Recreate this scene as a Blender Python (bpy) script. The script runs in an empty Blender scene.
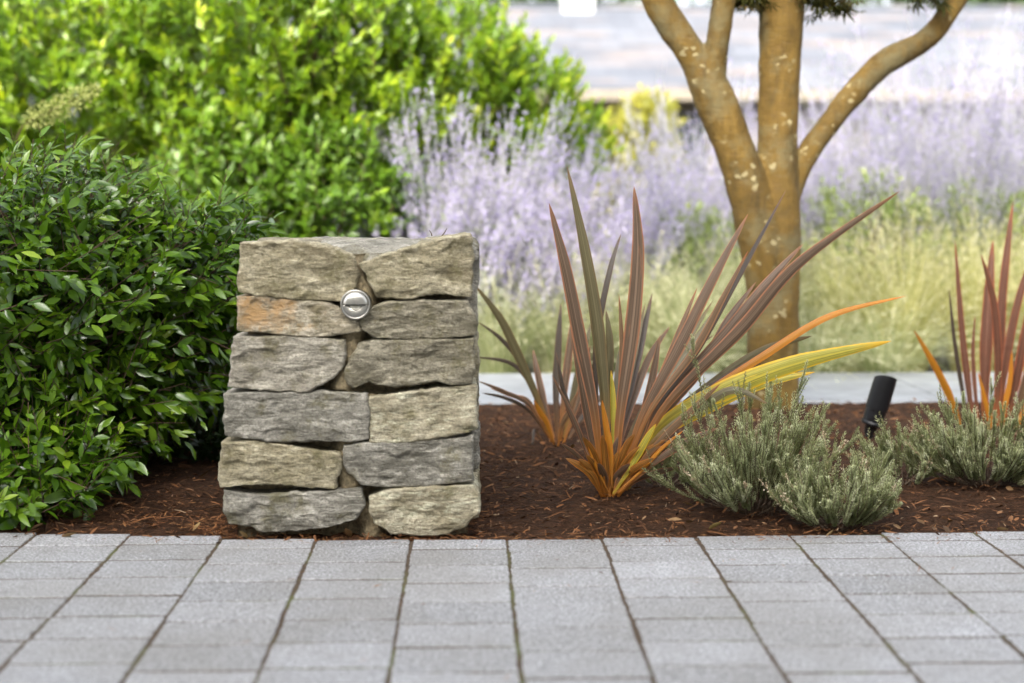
import bpy, math, random
import numpy as np
from mathutils import Vector, noise

# ------------------------------------------------------------------ camera, sky, sun, exposure
scene = bpy.context.scene
COL = scene.collection
CAM_H, F_PX, PITCH, YAW = 0.86, 1523.0, math.radians(5.98), math.radians(1.58)
cam_d = bpy.data.cameras.new('camera')
cam = bpy.data.objects.new('camera', cam_d)
COL.objects.link(cam)
cam.location = (0, 0, CAM_H)
cam.rotation_euler = (math.radians(90) - PITCH, 0, -YAW)
cam_d.sensor_width = 36.0
cam_d.lens = F_PX / 1024 * 36
cam_d.clip_start, cam_d.clip_end = 0.05, 2000
cam_d.dof.use_dof = True
cam_d.dof.focus_distance = 4.02
cam_d.dof.aperture_fstop = 1.7
scene.camera = cam

SUN_EL, SUN_AZ = math.radians(35), math.radians(196)     # azimuth clockwise from +Y: the sun stands behind the viewer, to the side
world = bpy.data.worlds.new('World')
scene.world = world
world.use_nodes = True
wn = world.node_tree
bg = wn.nodes['Background']
sky = wn.nodes.new('ShaderNodeTexSky')
sky.sky_type = 'NISHITA'
sky.sun_disc = False
sky.sun_elevation = SUN_EL
sky.sun_rotation = SUN_AZ
sky.air_density, sky.dust_density, sky.ozone_density = 0.8, 6.0, 0.6
hs = wn.nodes.new('ShaderNodeHueSaturation')          # thin high cloud takes most of the blue out of the sky
hs.inputs['Saturation'].default_value = 0.32
wn.links.new(sky.outputs[0], hs.inputs['Color'])
wn.links.new(hs.outputs[0], bg.inputs[0])
bg.inputs[1].default_value = 0.15
sun_d = bpy.data.lights.new('sun', 'SUN')
sun_d.energy = 1.1
sun_d.angle = math.radians(3)
sun_d.color = (1.0, 0.92, 0.78)
sun = bpy.data.objects.new('sun', sun_d)
COL.objects.link(sun)
sdir = Vector((math.sin(SUN_AZ) * math.cos(SUN_EL), math.cos(SUN_AZ) * math.cos(SUN_EL), math.sin(SUN_EL)))
sun.rotation_euler = sdir.to_track_quat('Z', 'Y').to_euler()
sun.location = sdir * 30
vs = scene.view_settings
vs.view_transform = 'Standard'
vs.look = 'None'
vs.exposure = 2.4
vs.gamma = 1.0
vs.use_curve_mapping = False
scene.render.engine = 'CYCLES'
scene.cycles.use_denoising = True
scene.cycles.max_bounces = 8
scene.cycles.transparent_max_bounces = 8

# ------------------------------------------------------------------ helpers
FW = Vector((math.sin(YAW) * math.cos(PITCH), math.cos(YAW) * math.cos(PITCH), -math.sin(PITCH)))
RT = Vector((math.cos(YAW), -math.sin(YAW), 0))
UP = RT.cross(FW)
CAM = Vector((0, 0, CAM_H))
def ray(u, v): return FW + RT * ((u - 512) / F_PX) + UP * ((341.5 - v) / F_PX)
def P(u, v, Y):                     # the point at world depth Y that the photograph shows at u, v
    d = ray(u, v); return CAM + d * (Y / d.y)
def G(u, v, z=0.0):                 # the point of a level surface
    d = ray(u, v); return CAM + d * ((z - CAM_H) / d.z)
def nrm(a): return a / np.maximum(np.linalg.norm(a, axis=-1, keepdims=True), 1e-9)

def link(o, parent=None):
    COL.objects.link(o)
    if parent: o.parent = parent
    return o
def tag(o, label=None, cat=None, group=None, kind=None):
    if label: o['label'] = label
    if cat: o['category'] = cat
    if group: o['group'] = group
    if kind: o['kind'] = kind
    return o
def thing(name, label, cat, group=None):
    return tag(link(bpy.data.objects.new(name, None)), label, cat, group)

def mesh_np(name, V, F, mat, parent=None, rnd=None, smooth=True, vattr=None):
    """V (n,3), F (m,4) quads or list of index lists; rnd: one number per face."""
    me = bpy.data.meshes.new(name)
    V = np.asarray(V, dtype=np.float32)
    if isinstance(F, np.ndarray):
        m, k = F.shape
        me.vertices.add(len(V)); me.vertices.foreach_set('co', V.ravel())
        me.loops.add(m * k); me.loops.foreach_set('vertex_index', F.astype(np.int32).ravel())
        me.polygons.add(m); me.polygons.foreach_set('loop_start', np.arange(0, m * k, k, dtype=np.int32))
        me.update(calc_edges=True)
    else:
        me.from_pydata([tuple(map(float, v)) for v in V], [], F)
    n = len(me.polygons)
    if rnd is not None:
        a = me.attributes.new('rnd', 'FLOAT', 'FACE')
        a.data.foreach_set('value', np.asarray(rnd, dtype=np.float32))
    for key, val in (vattr or {}).items():
        a = me.attributes.new(key, 'FLOAT', 'POINT')
        a.data.foreach_set('value', np.asarray(val, dtype=np.float32))
    if smooth: me.polygons.foreach_set('use_smooth', np.ones(n, dtype=bool))
    me.update()
    me.validate()
    me.materials.append(mat)
    return link(bpy.data.objects.new(name, me), parent)

class Quads:                         # gathers quads with a number per face
    def __init__(s): s.V, s.F, s.R, s.n = [], [], [], 0
    def add(s, V, F, r):
        s.V.append(np.asarray(V, float).reshape(-1, 3)); s.F.append(np.asarray(F, int) + s.n)
        s.R.append(np.broadcast_to(np.asarray(r, float), (len(F),)).copy()); s.n += len(s.V[-1])
    def build(s, name, mat, parent=None, smooth=True):
        return mesh_np(name, np.concatenate(s.V), np.concatenate(s.F), mat, parent, np.concatenate(s.R), smooth)
    def place(s, tV, tF, pos, X, Yv, Z, sc, r):      # copies of a template in frames
        n = len(pos); k = len(tV)
        sc = np.broadcast_to(np.asarray(sc, float).reshape(-1, 1) if np.ndim(sc) < 2 else sc, (n, 3))
        W = (pos[:, None, :] + (tV[None, :, 0] * sc[:, None, 0])[..., None] * X[:, None, :]
             + (tV[None, :, 1] * sc[:, None, 1])[..., None] * Yv[:, None, :]
             + (tV[None, :, 2] * sc[:, None, 2])[..., None] * Z[:, None, :])
        F = (tF[None] + (np.arange(n) * k)[:, None, None]).reshape(-1, tF.shape[1])
        s.add(W.reshape(-1, 3), F, np.repeat(np.broadcast_to(r, (n,)), len(tF)))
    def tube(s, pts, rad, sides=6, r=0.5):
        pts = np.asarray(pts, float); rad = np.broadcast_to(np.asarray(rad, float), (len(pts),))
        t = nrm(np.gradient(pts, axis=0))
        h = np.eye(3)[np.argmin(np.abs(t).max(0))][None]
        a = nrm(np.cross(t, h)); b = np.cross(t, a)
        an = np.arange(sides) * 2 * math.pi / sides
        V = pts[:, None] + rad[:, None, None] * (np.cos(an)[None, :, None] * a[:, None] + np.sin(an)[None, :, None] * b[:, None])
        n = len(pts); F = []
        for i in range(n - 1):
            for j in range(sides):
                F.append((i * sides + j, i * sides + (j + 1) % sides, (i + 1) * sides + (j + 1) % sides, (i + 1) * sides + j))
        s.add(V.reshape(-1, 3), F, r)
    def sticks(s, A, B, rad, r):     # many thin three-sided rods at once
        t = nrm(B - A); h = np.where(np.abs(t[:, 2:3]) > 0.9, np.array([[1., 0, 0]]), np.array([[0, 0, 1.]]))
        a = nrm(np.cross(t, h)); b = np.cross(t, a); n = len(A)
        rad = np.broadcast_to(rad, (n,))
        V = np.empty((n, 6, 3))
        for j in range(3):
            o = rad[:, None] * (math.cos(j * 2.094) * a + math.sin(j * 2.094) * b)
            V[:, j] = A + o; V[:, 3 + j] = B + o * 0.6
        tF = np.array([(0, 1, 4, 3), (1, 2, 5, 4), (2, 0, 3, 5)])
        F = (tF[None] + (np.arange(n) * 6)[:, None, None]).reshape(-1, 4)
        s.add(V.reshape(-1, 3), F, np.repeat(np.broadcast_to(r, (n,)), 3))

def leaf_template(w=0.36, fold=0.25, droop=0.18, st=(0, .22, .5, .78, 1), wd=(.12, .8, 1, .62, .03)):
    V, F = [], []
    for x, k in zip(st, wd):
        z = -droop * x * x
        V += [(x, -w / 2 * k, z + fold * w / 2 * k), (x, 0, z), (x, w / 2 * k, z + fold * w / 2 * k)]
    for i in range(len(st) - 1):
        a = i * 3
        F += [(a, a + 3, a + 4, a + 1), (a + 1, a + 4, a + 5, a + 2)]
    return np.array(V, float), np.array(F)
LEAF = leaf_template()
LEAF_LO = leaf_template(0.42, .25, .15, (0, .45, 1), (.15, 1, .05))
QUAD = (np.array([(0, 0, 0), (.5, -.5, 0), (1, 0, 0), (.5, .5, 0)], float), np.array([(0, 1, 2, 3)]))

def frames(d, up):
    z = nrm(up - (up * d).sum(1, keepdims=True) * d)
    return d, np.cross(z, d), z

# ------------------------------------------------------------------ materials
def new_mat(name):
    m = bpy.data.materials.new(name); m.use_nodes = True
    nt = m.node_tree
    return m, nt, nt.nodes['Principled BSDF'], nt.nodes['Material Output']
def nd(nt, t, **kw):
    n = nt.nodes.new(t)
    for k, v in kw.items():
        if k in n.inputs.keys(): n.inputs[k].default_value = v
        else: setattr(n, k, v)
    return n
def ramp(nt, fac, stops, interp='LINEAR'):
    r = nt.nodes.new('ShaderNodeValToRGB'); e = r.color_ramp.elements
    r.color_ramp.interpolation = interp
    while len(e) < len(stops): e.new(0.5)
    for el, (p, c) in zip(e, stops): el.position = p; el.color = (*c, 1) if len(c) == 3 else c
    nt.links.new(fac, r.inputs[0]); return r.outputs[0]
def mixc(nt, fac, a, b, mode='MIX'):
    n = nt.nodes.new('ShaderNodeMix'); n.data_type = 'RGBA'; n.blend_type = mode
    for i, x in ((0, fac), (6, a), (7, b)):
        if isinstance(x, (int, float)): n.inputs[i].default_value = x
        elif isinstance(x, tuple): n.inputs[i].default_value = (*x, 1)
        else: nt.links.new(x, n.inputs[i])
    return n.outputs[2]
def coords(nt, scale=(1, 1, 1)):
    t = nt.nodes.new('ShaderNodeTexCoord'); m = nt.nodes.new('ShaderNodeMapping')
    m.inputs['Scale'].default_value = scale
    nt.links.new(t.outputs['Object'], m.inputs[0]); return m.outputs[0]
def noise_tex(nt, vec, scale, detail=6, rough=.6, dist=0.0):
    n = nd(nt, 'ShaderNodeTexNoise'); n.inputs['Scale'].default_value = scale
    n.inputs['Detail'].default_value = detail; n.inputs['Roughness'].default_value = rough
    n.inputs['Distortion'].default_value = dist
    nt.links.new(vec, n.inputs['Vector']); return n.outputs['Fac']
def bump(nt, h, strength, dist, bsdf, prev=None):
    b = nd(nt, 'ShaderNodeBump'); b.inputs['Strength'].default_value = strength; b.inputs['Distance'].default_value = dist
    nt.links.new(h, b.inputs['Height'])
    if prev is not None: nt.links.new(prev, b.inputs['Normal'])
    nt.links.new(b.outputs[0], bsdf.inputs['Normal']); return b.outputs[0]

def leaf_mat(name, stops, rough=.45, trans=.3, spec=.5, tint=(1.1, 1.15, .5)):
    m, nt, b, out = new_mat(name)
    at = nd(nt, 'ShaderNodeAttribute', attribute_name='rnd')
    c = ramp(nt, at.outputs['Fac'], stops)
    nt.links.new(c, b.inputs['Base Color'])
    b.inputs['Roughness'].default_value = rough
    b.inputs['Specular IOR Level'].default_value = spec
    tr = nd(nt, 'ShaderNodeBsdfTranslucent')
    nt.links.new(mixc(nt, 1.0, c, tint, 'MULTIPLY'), tr.inputs['Color'])
    mx = nd(nt, 'ShaderNodeMixShader'); mx.inputs[0].default_value = trans
    nt.links.new(b.outputs[0], mx.inputs[1]); nt.links.new(tr.outputs[0], mx.inputs[2])
    nt.links.new(mx.outputs[0], out.inputs['Surface'])
    return m
def plain(name, col, rough=.6, metal=0., var=.12, scale=30, bmp=0.):
    m, nt, b, out = new_mat(name)
    n = noise_tex(nt, coords(nt), scale)
    lo = tuple(x * (1 - var) for x in col); hi = tuple(min(1, x * (1 + var)) for x in col)
    nt.links.new(ramp(nt, n, [(.3, lo), (.7, hi)]), b.inputs['Base Color'])
    b.inputs['Roughness'].default_value = rough; b.inputs['Metallic'].default_value = metal
    if bmp: bump(nt, n, .6, bmp, b)
    return m

def stone_mat(name, c1, c2, c3, blotch=None, streak=(7, 7, 26)):
    m, nt, b, out = new_mat(name)
    oi = nd(nt, 'ShaderNodeObjectInfo')
    add = nd(nt, 'ShaderNodeVectorMath', operation='ADD')
    mul = nd(nt, 'ShaderNodeVectorMath', operation='SCALE'); mul.inputs['Scale'].default_value = 9.0
    comb = nd(nt, 'ShaderNodeCombineXYZ')
    for i in range(3): nt.links.new(oi.outputs['Random'], comb.inputs[i])
    nt.links.new(comb.outputs[0], mul.inputs[0])
    tc = nd(nt, 'ShaderNodeTexCoord'); nt.links.new(tc.outputs['Object'], add.inputs[0]); nt.links.new(mul.outputs[0], add.inputs[1])
    mp = nd(nt, 'ShaderNodeMapping'); mp.inputs['Scale'].default_value = streak; mp.inputs['Rotation'].default_value = (0, .12, 0)
    nt.links.new(add.outputs[0], mp.inputs[0])
    big = noise_tex(nt, add.outputs[0], 9, 5, .6, .6)
    grain = noise_tex(nt, mp.outputs[0], 5, 9, .72, .4)
    fine = noise_tex(nt, add.outputs[0], 160, 6, .7)
    lay = noise_tex(nt, mp.outputs[0], 2.2, 8, .65, 1.2)
    c = ramp(nt, big, [(.34, c1), (.5, c2), (.66, c3)])
    c = mixc(nt, ramp(nt, grain, [(.36, (0.8,) * 3), (.49, (0,) * 3)]), c, tuple(x * .45 for x in c2))
    c = mixc(nt, ramp(nt, lay, [(.50, (0,) * 3), (.66, (.8,) * 3)]), c, tuple(min(.75, x * 1.5 + .02) for x in c3))
    moss = noise_tex(nt, add.outputs[0], 14, 5, .7)
    c = mixc(nt, ramp(nt, moss, [(.52, (0,) * 3), (.66, (.7,) * 3)]), c, (.13, .115, .045))
    c = mixc(nt, ramp(nt, fine, [(.35, (.55,) * 3), (.55, (0,) * 3)]), c, tuple(x * .45 for x in c1))
    if blotch:
        sp = nd(nt, 'ShaderNodeMapping'); sp.inputs['Location'].default_value = blotch[1]; sp.inputs['Scale'].default_value = blotch[2]
        nt.links.new(tc.outputs['Object'], sp.inputs[0])
        ln = nd(nt, 'ShaderNodeVectorMath', operation='LENGTH'); nt.links.new(sp.outputs[0], ln.inputs[0])
        ad = nd(nt, 'ShaderNodeMath', operation='ADD'); nt.links.new(ln.outputs['Value'], ad.inputs[0])
        bn = noise_tex(nt, add.outputs[0], 22, 6, .7); mm = nd(nt, 'ShaderNodeMath', operation='MULTIPLY_ADD')
        nt.links.new(bn, mm.inputs[0]); mm.inputs[1].default_value = 4.0; mm.inputs[2].default_value = -2.0
        nt.links.new(mm.outputs[0], ad.inputs[1])
        c = mixc(nt, ramp(nt, ad.outputs[0], [(.2, (.7,) * 3), (1.3, (0,) * 3)]), c, blotch[0])
    nt.links.new(c, b.inputs['Base Color'])
    b.inputs['Roughness'].default_value = .85; b.inputs['Specular IOR Level'].default_value = .25
    p1 = bump(nt, grain, 1.0, .011, b)
    bump(nt, fine, .8, .003, b, p1)
    return m

# ------------------------------------------------------------------ setting: ground, mulch bed, paving, path
YE = G(470, 540).y                       # where the paving meets the bed
def soil_mat():
    m, nt, b, out = new_mat('soil')
    n = noise_tex(nt, coords(nt), 6, 8, .7); n2 = noise_tex(nt, coords(nt), 90, 5, .7)
    c = ramp(nt, n, [(.3, (.035, .024, .016)), (.55, (.06, .05, .028)), (.75, (.055, .07, .025))])
    nt.links.new(c, b.inputs['Base Color']); b.inputs['Roughness'].default_value = .95
    bump(nt, n2, .8, .02, b); return m
SOIL = soil_mat()
gx = np.concatenate([np.linspace(-900, -40, 12), np.linspace(-30, 30, 41), np.linspace(40, 900, 12)])
gy = np.concatenate([np.linspace(-900, -40, 12), np.linspace(-30, 45, 51), np.linspace(60, 900, 12)])
def grid(xs, ys, zf):
    X, Y = np.meshgrid(xs, ys); V = np.stack([X.ravel(), Y.ravel(), zf(X.ravel(), Y.ravel())], 1)
    nx, ny = len(xs), len(ys)
    i = (np.arange(ny - 1)[:, None] * nx + np.arange(nx - 1)[None]).ravel()
    return V, np.stack([i, i + 1, i + nx + 1, i + nx], 1)
def terrain(x, y):
    z = np.full_like(x, -.09)
    return z - .45 * np.clip((y - 12) / 10, 0, 1)
tag(mesh_np('ground', *grid(gx, gy, terrain), SOIL), kind='structure')

def mulch_z(x, y):
    t = np.clip((y - YE) / 1.2, 0, 1)
    return -.018 + .045 * t
def mulch_noise(V):
    out = []
    for x, y, z in V:
        p = Vector((x, y, 0))
        out.append(z + .010 * noise.noise(p * 6) + .009 * noise.noise(p * 22) + .006 * noise.noise(p * 60))
    V[:, 2] = out
    return V
def mulch_mat():
    m, nt, b, out = new_mat('bark_mulch')
    v = coords(nt, (1, 2.2, 1)); n = noise_tex(nt, v, 55, 7, .75, .8); n2 = noise_tex(nt, coords(nt), 7, 4)
    c = ramp(nt, n, [(.33, (.014, .008, .004)), (.5, (.068, .032, .015)), (.68, (.155, .070, .032))])
    c = mixc(nt, ramp(nt, n2, [(.4, (0,) * 3), (.65, (.5,) * 3)]), c, (.03, .016, .010))
    nt.links.new(c, b.inputs['Base Color']); b.inputs['Roughness'].default_value = .95; b.inputs['Specular IOR Level'].default_value = .15
    bump(nt, n, 1., .02, b); return m
MULCH = mulch_mat()
PATH_Y0, PATH_Y1 = G(600, 411).y, G(600, 381).y
V, F = grid(np.linspace(-3.2, 3.6, 230), np.linspace(YE - .05, PATH_Y0 + .05, 80), mulch_z)
tag(mesh_np('mulch_bed', mulch_noise(V), F, MULCH), kind='structure')

rng = np.random.default_rng(5)
def shreds():
    q = Quads()
    n = 24000
    x = rng.uniform(-2.2, 2.6, n); y = YE - .012 + .012 * np.sin(x * 9) * np.sin(x * 23) + (PATH_Y0 - YE) * rng.random(n) ** 1.25
    z = mulch_z(x, y) + rng.uniform(-.004, .020, n)
    a = rng.uniform(0, 2 * math.pi, n); tilt = rng.normal(0, .25, n)
    d = np.stack([np.cos(a) * np.cos(tilt), np.sin(a) * np.cos(tilt), np.sin(tilt)], 1)
    up = nrm(np.stack([rng.normal(0, .5, n), rng.normal(0, .5, n), np.ones(n)], 1))
    X, Yv, Z = frames(d, up)
    L = np.clip(rng.lognormal(-4.0, .5, n), .006, .07); W = np.clip(rng.lognormal(-5.8, .5, n), .0012, .012); W = np.minimum(W, L * .5)
    tV = np.array([(-.5, -.35, -.1), (0, -.5, .1), (.5, -.2, -.1), (.5, .2, -.1), (0, .5, .1), (-.5, .35, -.1)], float)
    tF = np.array([(0, 1, 4, 5), (1, 2, 3, 4)])
    q.place(tV, tF, np.stack([x, y, z], 1), X, Yv, Z, np.stack([L, W, L * .25], 1), rng.random(n))
    return q
SHRED = leaf_mat('shredded_bark', [(0, (.020, .011, .006)), (.4, (.085, .039, .018)), (.72, (.16, .070, .028)), (.92, (.17, .078, .034)), (.98, (.22, .13, .07)), (1, (.30, .22, .14))], .9, 0., .15)
tag(shreds().build('bark_shreds', SHRED, smooth=False), kind='stuff')

def paver_mat():
    m, nt, b, out = new_mat('concrete_paver')
    at = nd(nt, 'ShaderNodeAttribute', attribute_name='rnd')
    c = ramp(nt, at.outputs['Fac'], [(0, (.19, .19, .188)), (.5, (.265, .266, .268)), (1, (.335, .338, .345))])
    co = coords(nt)
    f = noise_tex(nt, co, 150, 4, .8); big = noise_tex(nt, co, 2.6, 6, .65); md = noise_tex(nt, co, 34, 6, .8)
    c = mixc(nt, ramp(nt, f, [(.38, (.9,) * 3), (.5, (0,) * 3)]), c, (.07, .07, .072))
    c = mixc(nt, ramp(nt, f, [(.52, (0,) * 3), (.64, (.9,) * 3)]), c, (.54, .545, .56))
    c = mixc(nt, ramp(nt, big, [(.40, (.42,) * 3), (.60, (0,) * 3)]), c, (.165, .155, .135))
    c = mixc(nt, ramp(nt, md, [(.34, (.5,) * 3), (.5, (0,) * 3)]), c, (.12, .12, .118))
    nt.links.new(c, b.inputs['Base Color'])
    b.inputs['Roughness'].default_value = .72; b.inputs['Specular IOR Level'].default_value = .4
    p = bump(nt, f, .45, .0015, b); bump(nt, md, .4, .003, b, p)
    return m
PAVER = paver_mat()
EDGE_PX = [(-400, 529), (0, 533), (130, 534), (220, 537), (312, 540), (410, 540), (507, 539), (602, 537.5), (697, 536), (790, 535), (885, 533), (980, 531), (1400, 524)]
ex = [G(u, v).x for u, v in EDGE_PX]; ey = [G(u, v).y for u, v in EDGE_PX]
def edge_y(x): return float(np.interp(x, ex, ey))
def paving():
    r = random.Random(11); V, F, R = [], [], []
    W = G(602, 538).x - G(507, 538).x
    x0 = G(507, 540).x - 17 * W
    for c in range(36):
        xa, xb = x0 + c * W, x0 + (c + 1) * W
        xm = (xa + xb) / 2
        y = edge_y(xm) - r.uniform(-.004, .008)
        first = True
        while y > -2.5:
            d = r.choice([.152, .152, .152, .149, .155])
            if first: d *= r.uniform(.35, 1.0); first = False
            ya = y - d
            gj = r.choice([.0018, .0030, .0036, .0042, .0048])
            g = .0033 + r.uniform(-.0008, .0008)
            jx, jt = r.uniform(-.0015, .0015), r.uniform(-.002, .002)
            hz = r.uniform(-.0008, .0010); tx, ty = r.uniform(-.005, .005), r.uniform(-.006, .006)
            x1, x2, y1, y2 = xa + g + jx, xb - g + jx, ya + gj, y - gj
            n = 9; ring = []
            def lerp(a, b, t): return a + (b - a) * t
            for k in range(n): ring.append((lerp(x1, x2, k / n), y1))
            for k in range(n): ring.append((x2, lerp(y1, y2, k / n)))
            for k in range(n): ring.append((lerp(x2, x1, k / n), y2))
            for k in range(n): ring.append((x1, lerp(y2, y1, k / n)))
            cx, cy = (x1 + x2) / 2, (y1 + y2) / 2
            base = len(V); m = len(ring); tone = min(1, max(0, r.gauss(.5, .22)))
            jit = [(r.uniform(-.0014, .0014), r.uniform(-.0010, .0010)) for _ in ring]
            for lev, (inset, z) in enumerate([(0, -.05), (0, -.0032), (.0012, -.0010), (.0036, 0)]):
                for (px, py), (ja, jb) in zip(ring, jit):
                    sx = px + (inset if px < cx else -inset) * min(1, abs(px - cx) / (W * .45))
                    sy = py + (inset if py < cy else -inset) * min(1, abs(py - cy) / (d * .45))
                    k = 1 if lev else .2
                    zz = z + hz + tx * (px - cx) + ty * (py - cy) + (jb if lev in (1, 2) else 0)
                    V.append((cx + (sx - cx) + jt * (py - cy) + ja * k * (.7 if abs(py - cy) > d * .4 else 1), sy + jb * k, zz))
            for lev in range(3):
                for k in range(m):
                    a = base + lev * m + k; bb = base + lev * m + (k + 1) % m
                    F.append((a, bb, bb + m, a + m)); R.append(tone)
            F.append(tuple(base + 3 * m + k for k in range(m))); R.append(tone)
            y = ya
    o = mesh_np('paving', np.array(V), F, PAVER, rnd=R, smooth=False)
    return tag(o, kind='structure')
paving()
def joint_mat():
    m, nt, b, out = new_mat('sandy_joint')
    n = noise_tex(nt, coords(nt), 60, 6, .7); n2 = noise_tex(nt, coords(nt), 5, 4)
    c = ramp(nt, n, [(.3, (.022, .014, .008)), (.7, (.085, .055, .028))])
    c = mixc(nt, ramp(nt, n2, [(.5, (0,) * 3), (.65, (.8,) * 3)]), c, (.075, .085, .022))
    nt.links.new(c, b.inputs['Base Color']); b.inputs['Roughness'].default_value = .95
    bump(nt, n, .8, .004, b); return m
V, F = grid(np.linspace(-4.2, 4.4, 160), np.linspace(-2.5, 3.6, 160), lambda x, y: np.full_like(x, -.0017))
V[:, 2] += [.0008 * noise.noise(Vector((x * 30, y * 30, 0))) for x, y, z in V]
V[:, 1] = np.where(V[:, 1] > 3.58, [edge_y(x) - .01 for x in V[:, 0]], V[:, 1])
tag(mesh_np('joint_sand', V, F, joint_mat()), kind='structure')

PATHM = plain('pale_concrete', (.235, .25, .265), .75, 0, .22, 7, .003)
def slab_path():
    V, F = [], []
    z1, z0 = .035, -.1
    for k in range(7):
        xa, xb = -3.2 + k * 1.0 + .004, -2.2 + k * 1.0 - .004
        b = len(V); e = .008
        for (x, y, z) in [(xa, PATH_Y0, z0), (xb, PATH_Y0, z0), (xb, PATH_Y1, z0), (xa, PATH_Y1, z0),
                          (xa, PATH_Y0, z1 - e), (xb, PATH_Y0, z1 - e), (xb, PATH_Y1, z1 - e), (xa, PATH_Y1, z1 - e),
                          (xa + e, PATH_Y0 + e, z1), (xb - e, PATH_Y0 + e, z1), (xb - e, PATH_Y1 - e, z1), (xa + e, PATH_Y1 - e, z1)]:
            V.append((x, y, z))
        for l in (0, 4):
            for j in range(4): F.append((b + l + j, b + l + (j + 1) % 4, b + l + 4 + (j + 1) % 4, b + l + 4 + j))
        F.append((b + 8, b + 9, b + 10, b + 11))
    return tag(mesh_np('path', V, F, PATHM, smooth=False), kind='structure')
slab_path()

# ------------------------------------------------------------------ house far behind
def shingle_mat():
    m, nt, b, out = new_mat('grey_shingle')
    br = nd(nt, 'ShaderNodeTexBrick'); nt.links.new(coords(nt), br.inputs['Vector'])
    br.inputs['Color1'].default_value = (.062, .070, .088, 1); br.inputs['Color2'].default_value = (.118, .126, .146, 1)
    br.inputs['Mortar'].default_value = (.055, .06, .075, 1); br.inputs['Scale'].default_value = 1.0
    br.inputs['Brick Width'].default_value = .7; br.inputs['Row Height'].default_value = .28; br.inputs['Mortar Size'].default_value = .012
    n = noise_tex(nt, coords(nt, (.5, 1.6, 1)), 1.1, 5, .65)
    c = mixc(nt, ramp(nt, n, [(.5, (0,) * 3), (.68, (.7,) * 3)]), br.outputs['Color'], (.19, .145, .115))  # pinkish patches: dappled sunlight painted into the shingle colour
    nt.links.new(c, b.inputs['Base Color']); b.inputs['Roughness'].default_value = .9
    return m
def box(name, lo, hi, mat, parent, bev=0.0):
    me = bpy.data.meshes.new(name)
    x, y, z = zip(lo, hi)
    vs_ = [(x[i], y[j], z[k]) for i in (0, 1) for j in (0, 1) for k in (0, 1)]
    fs = [(0, 1, 3, 2), (4, 6, 7, 5), (0, 4, 5, 1), (2, 3, 7, 6), (0, 2, 6, 4), (1, 5, 7, 3)]
    me.from_pydata(vs_, [], fs); me.materials.append(mat)
    o = link(bpy.data.objects.new(name, me), parent)
    if bev:
        md = o.modifiers.new('bevel', 'BEVEL'); md.width = bev; md.segments = 2
    return o
def house():
    h = thing('house', 'low house with long grey shingled roof and cream gutter beyond the lavender flowers', 'house')
    W_ = plain('cream_render', (.17, .155, .14), .9, 0, .12, 6); T = plain('cream_trim', (.16, .138, .105), .7, 0, .2, 3)
    WH = plain('white_paint', (.42, .42, .41), .5, 0, .03); RF = shingle_mat()
    x0, x1 = -2.2, 16.; ye, yr = 22.6, 27.2; ze, zr = 2.12, 3.80; yb = 2 * yr - ye
    box('wall', (x0 + .4, ye + .5, -.6), (x1 - .4, yb - .5, ze - .02), W_, h)
    # the roof's coordinates run along the slope so that the courses of shingles lie level
    L = math.hypot(yr - ye, zr - ze); a = math.atan2(zr - ze, yr - ye)
    for s in (0, 1):
        V = [(x0, 0, 0), (x1, 0, 0), (x1, L, 0), (x0, L, 0), (x0, 0, -.1), (x1, 0, -.1), (x1, L, -.1), (x0, L, -.1)]
        F = [(0, 1, 2, 3), (4, 7, 6, 5), (0, 4, 5, 1), (1, 5, 6, 2), (2, 6, 7, 3), (3, 7, 4, 0)]
        o = mesh_np('roof', V, F, RF, h, smooth=False)
        if s == 0: o.location = (0, ye, ze + .1); o.rotation_euler = (a, 0, 0)
        else: o.location = (x0 + x1, yb, ze + .1); o.rotation_euler = (a, 0, math.pi)
    box('ridge_cap', (x0, yr - .12, zr + .06), (x1, yr + .12, zr + .16), RF, h, .03)
    box('gutter', (x0, ye - .14, ze - .08), (x1, ye - .005, ze + .08), T, h, .02)
    DK = plain('dark_glass', (.03, .035, .04), .15)
    for u in (690, 885, 945, 1010):
        xx = P(u, 118, ye + .5).x
        fr = box('window', (xx - .32, ye + .45, .5), (xx + .32, ye + .52, 1.98), T, h)
        box('pane', (xx - .26, ye + .44, .56), (xx + .26, ye + .47, 1.92), DK, fr)
    xx = P(577, 8, yr).x
    c = box('chimney', (xx - .27, yr - .3, zr - .2), (xx + .27, yr + .3, zr + .9), WH, h, .01)
    box('chimney_cap', (xx - .33, yr - .36, zr + .9), (xx + .33, yr + .36, zr + 1.0), WH, c, .01)
house()
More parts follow.
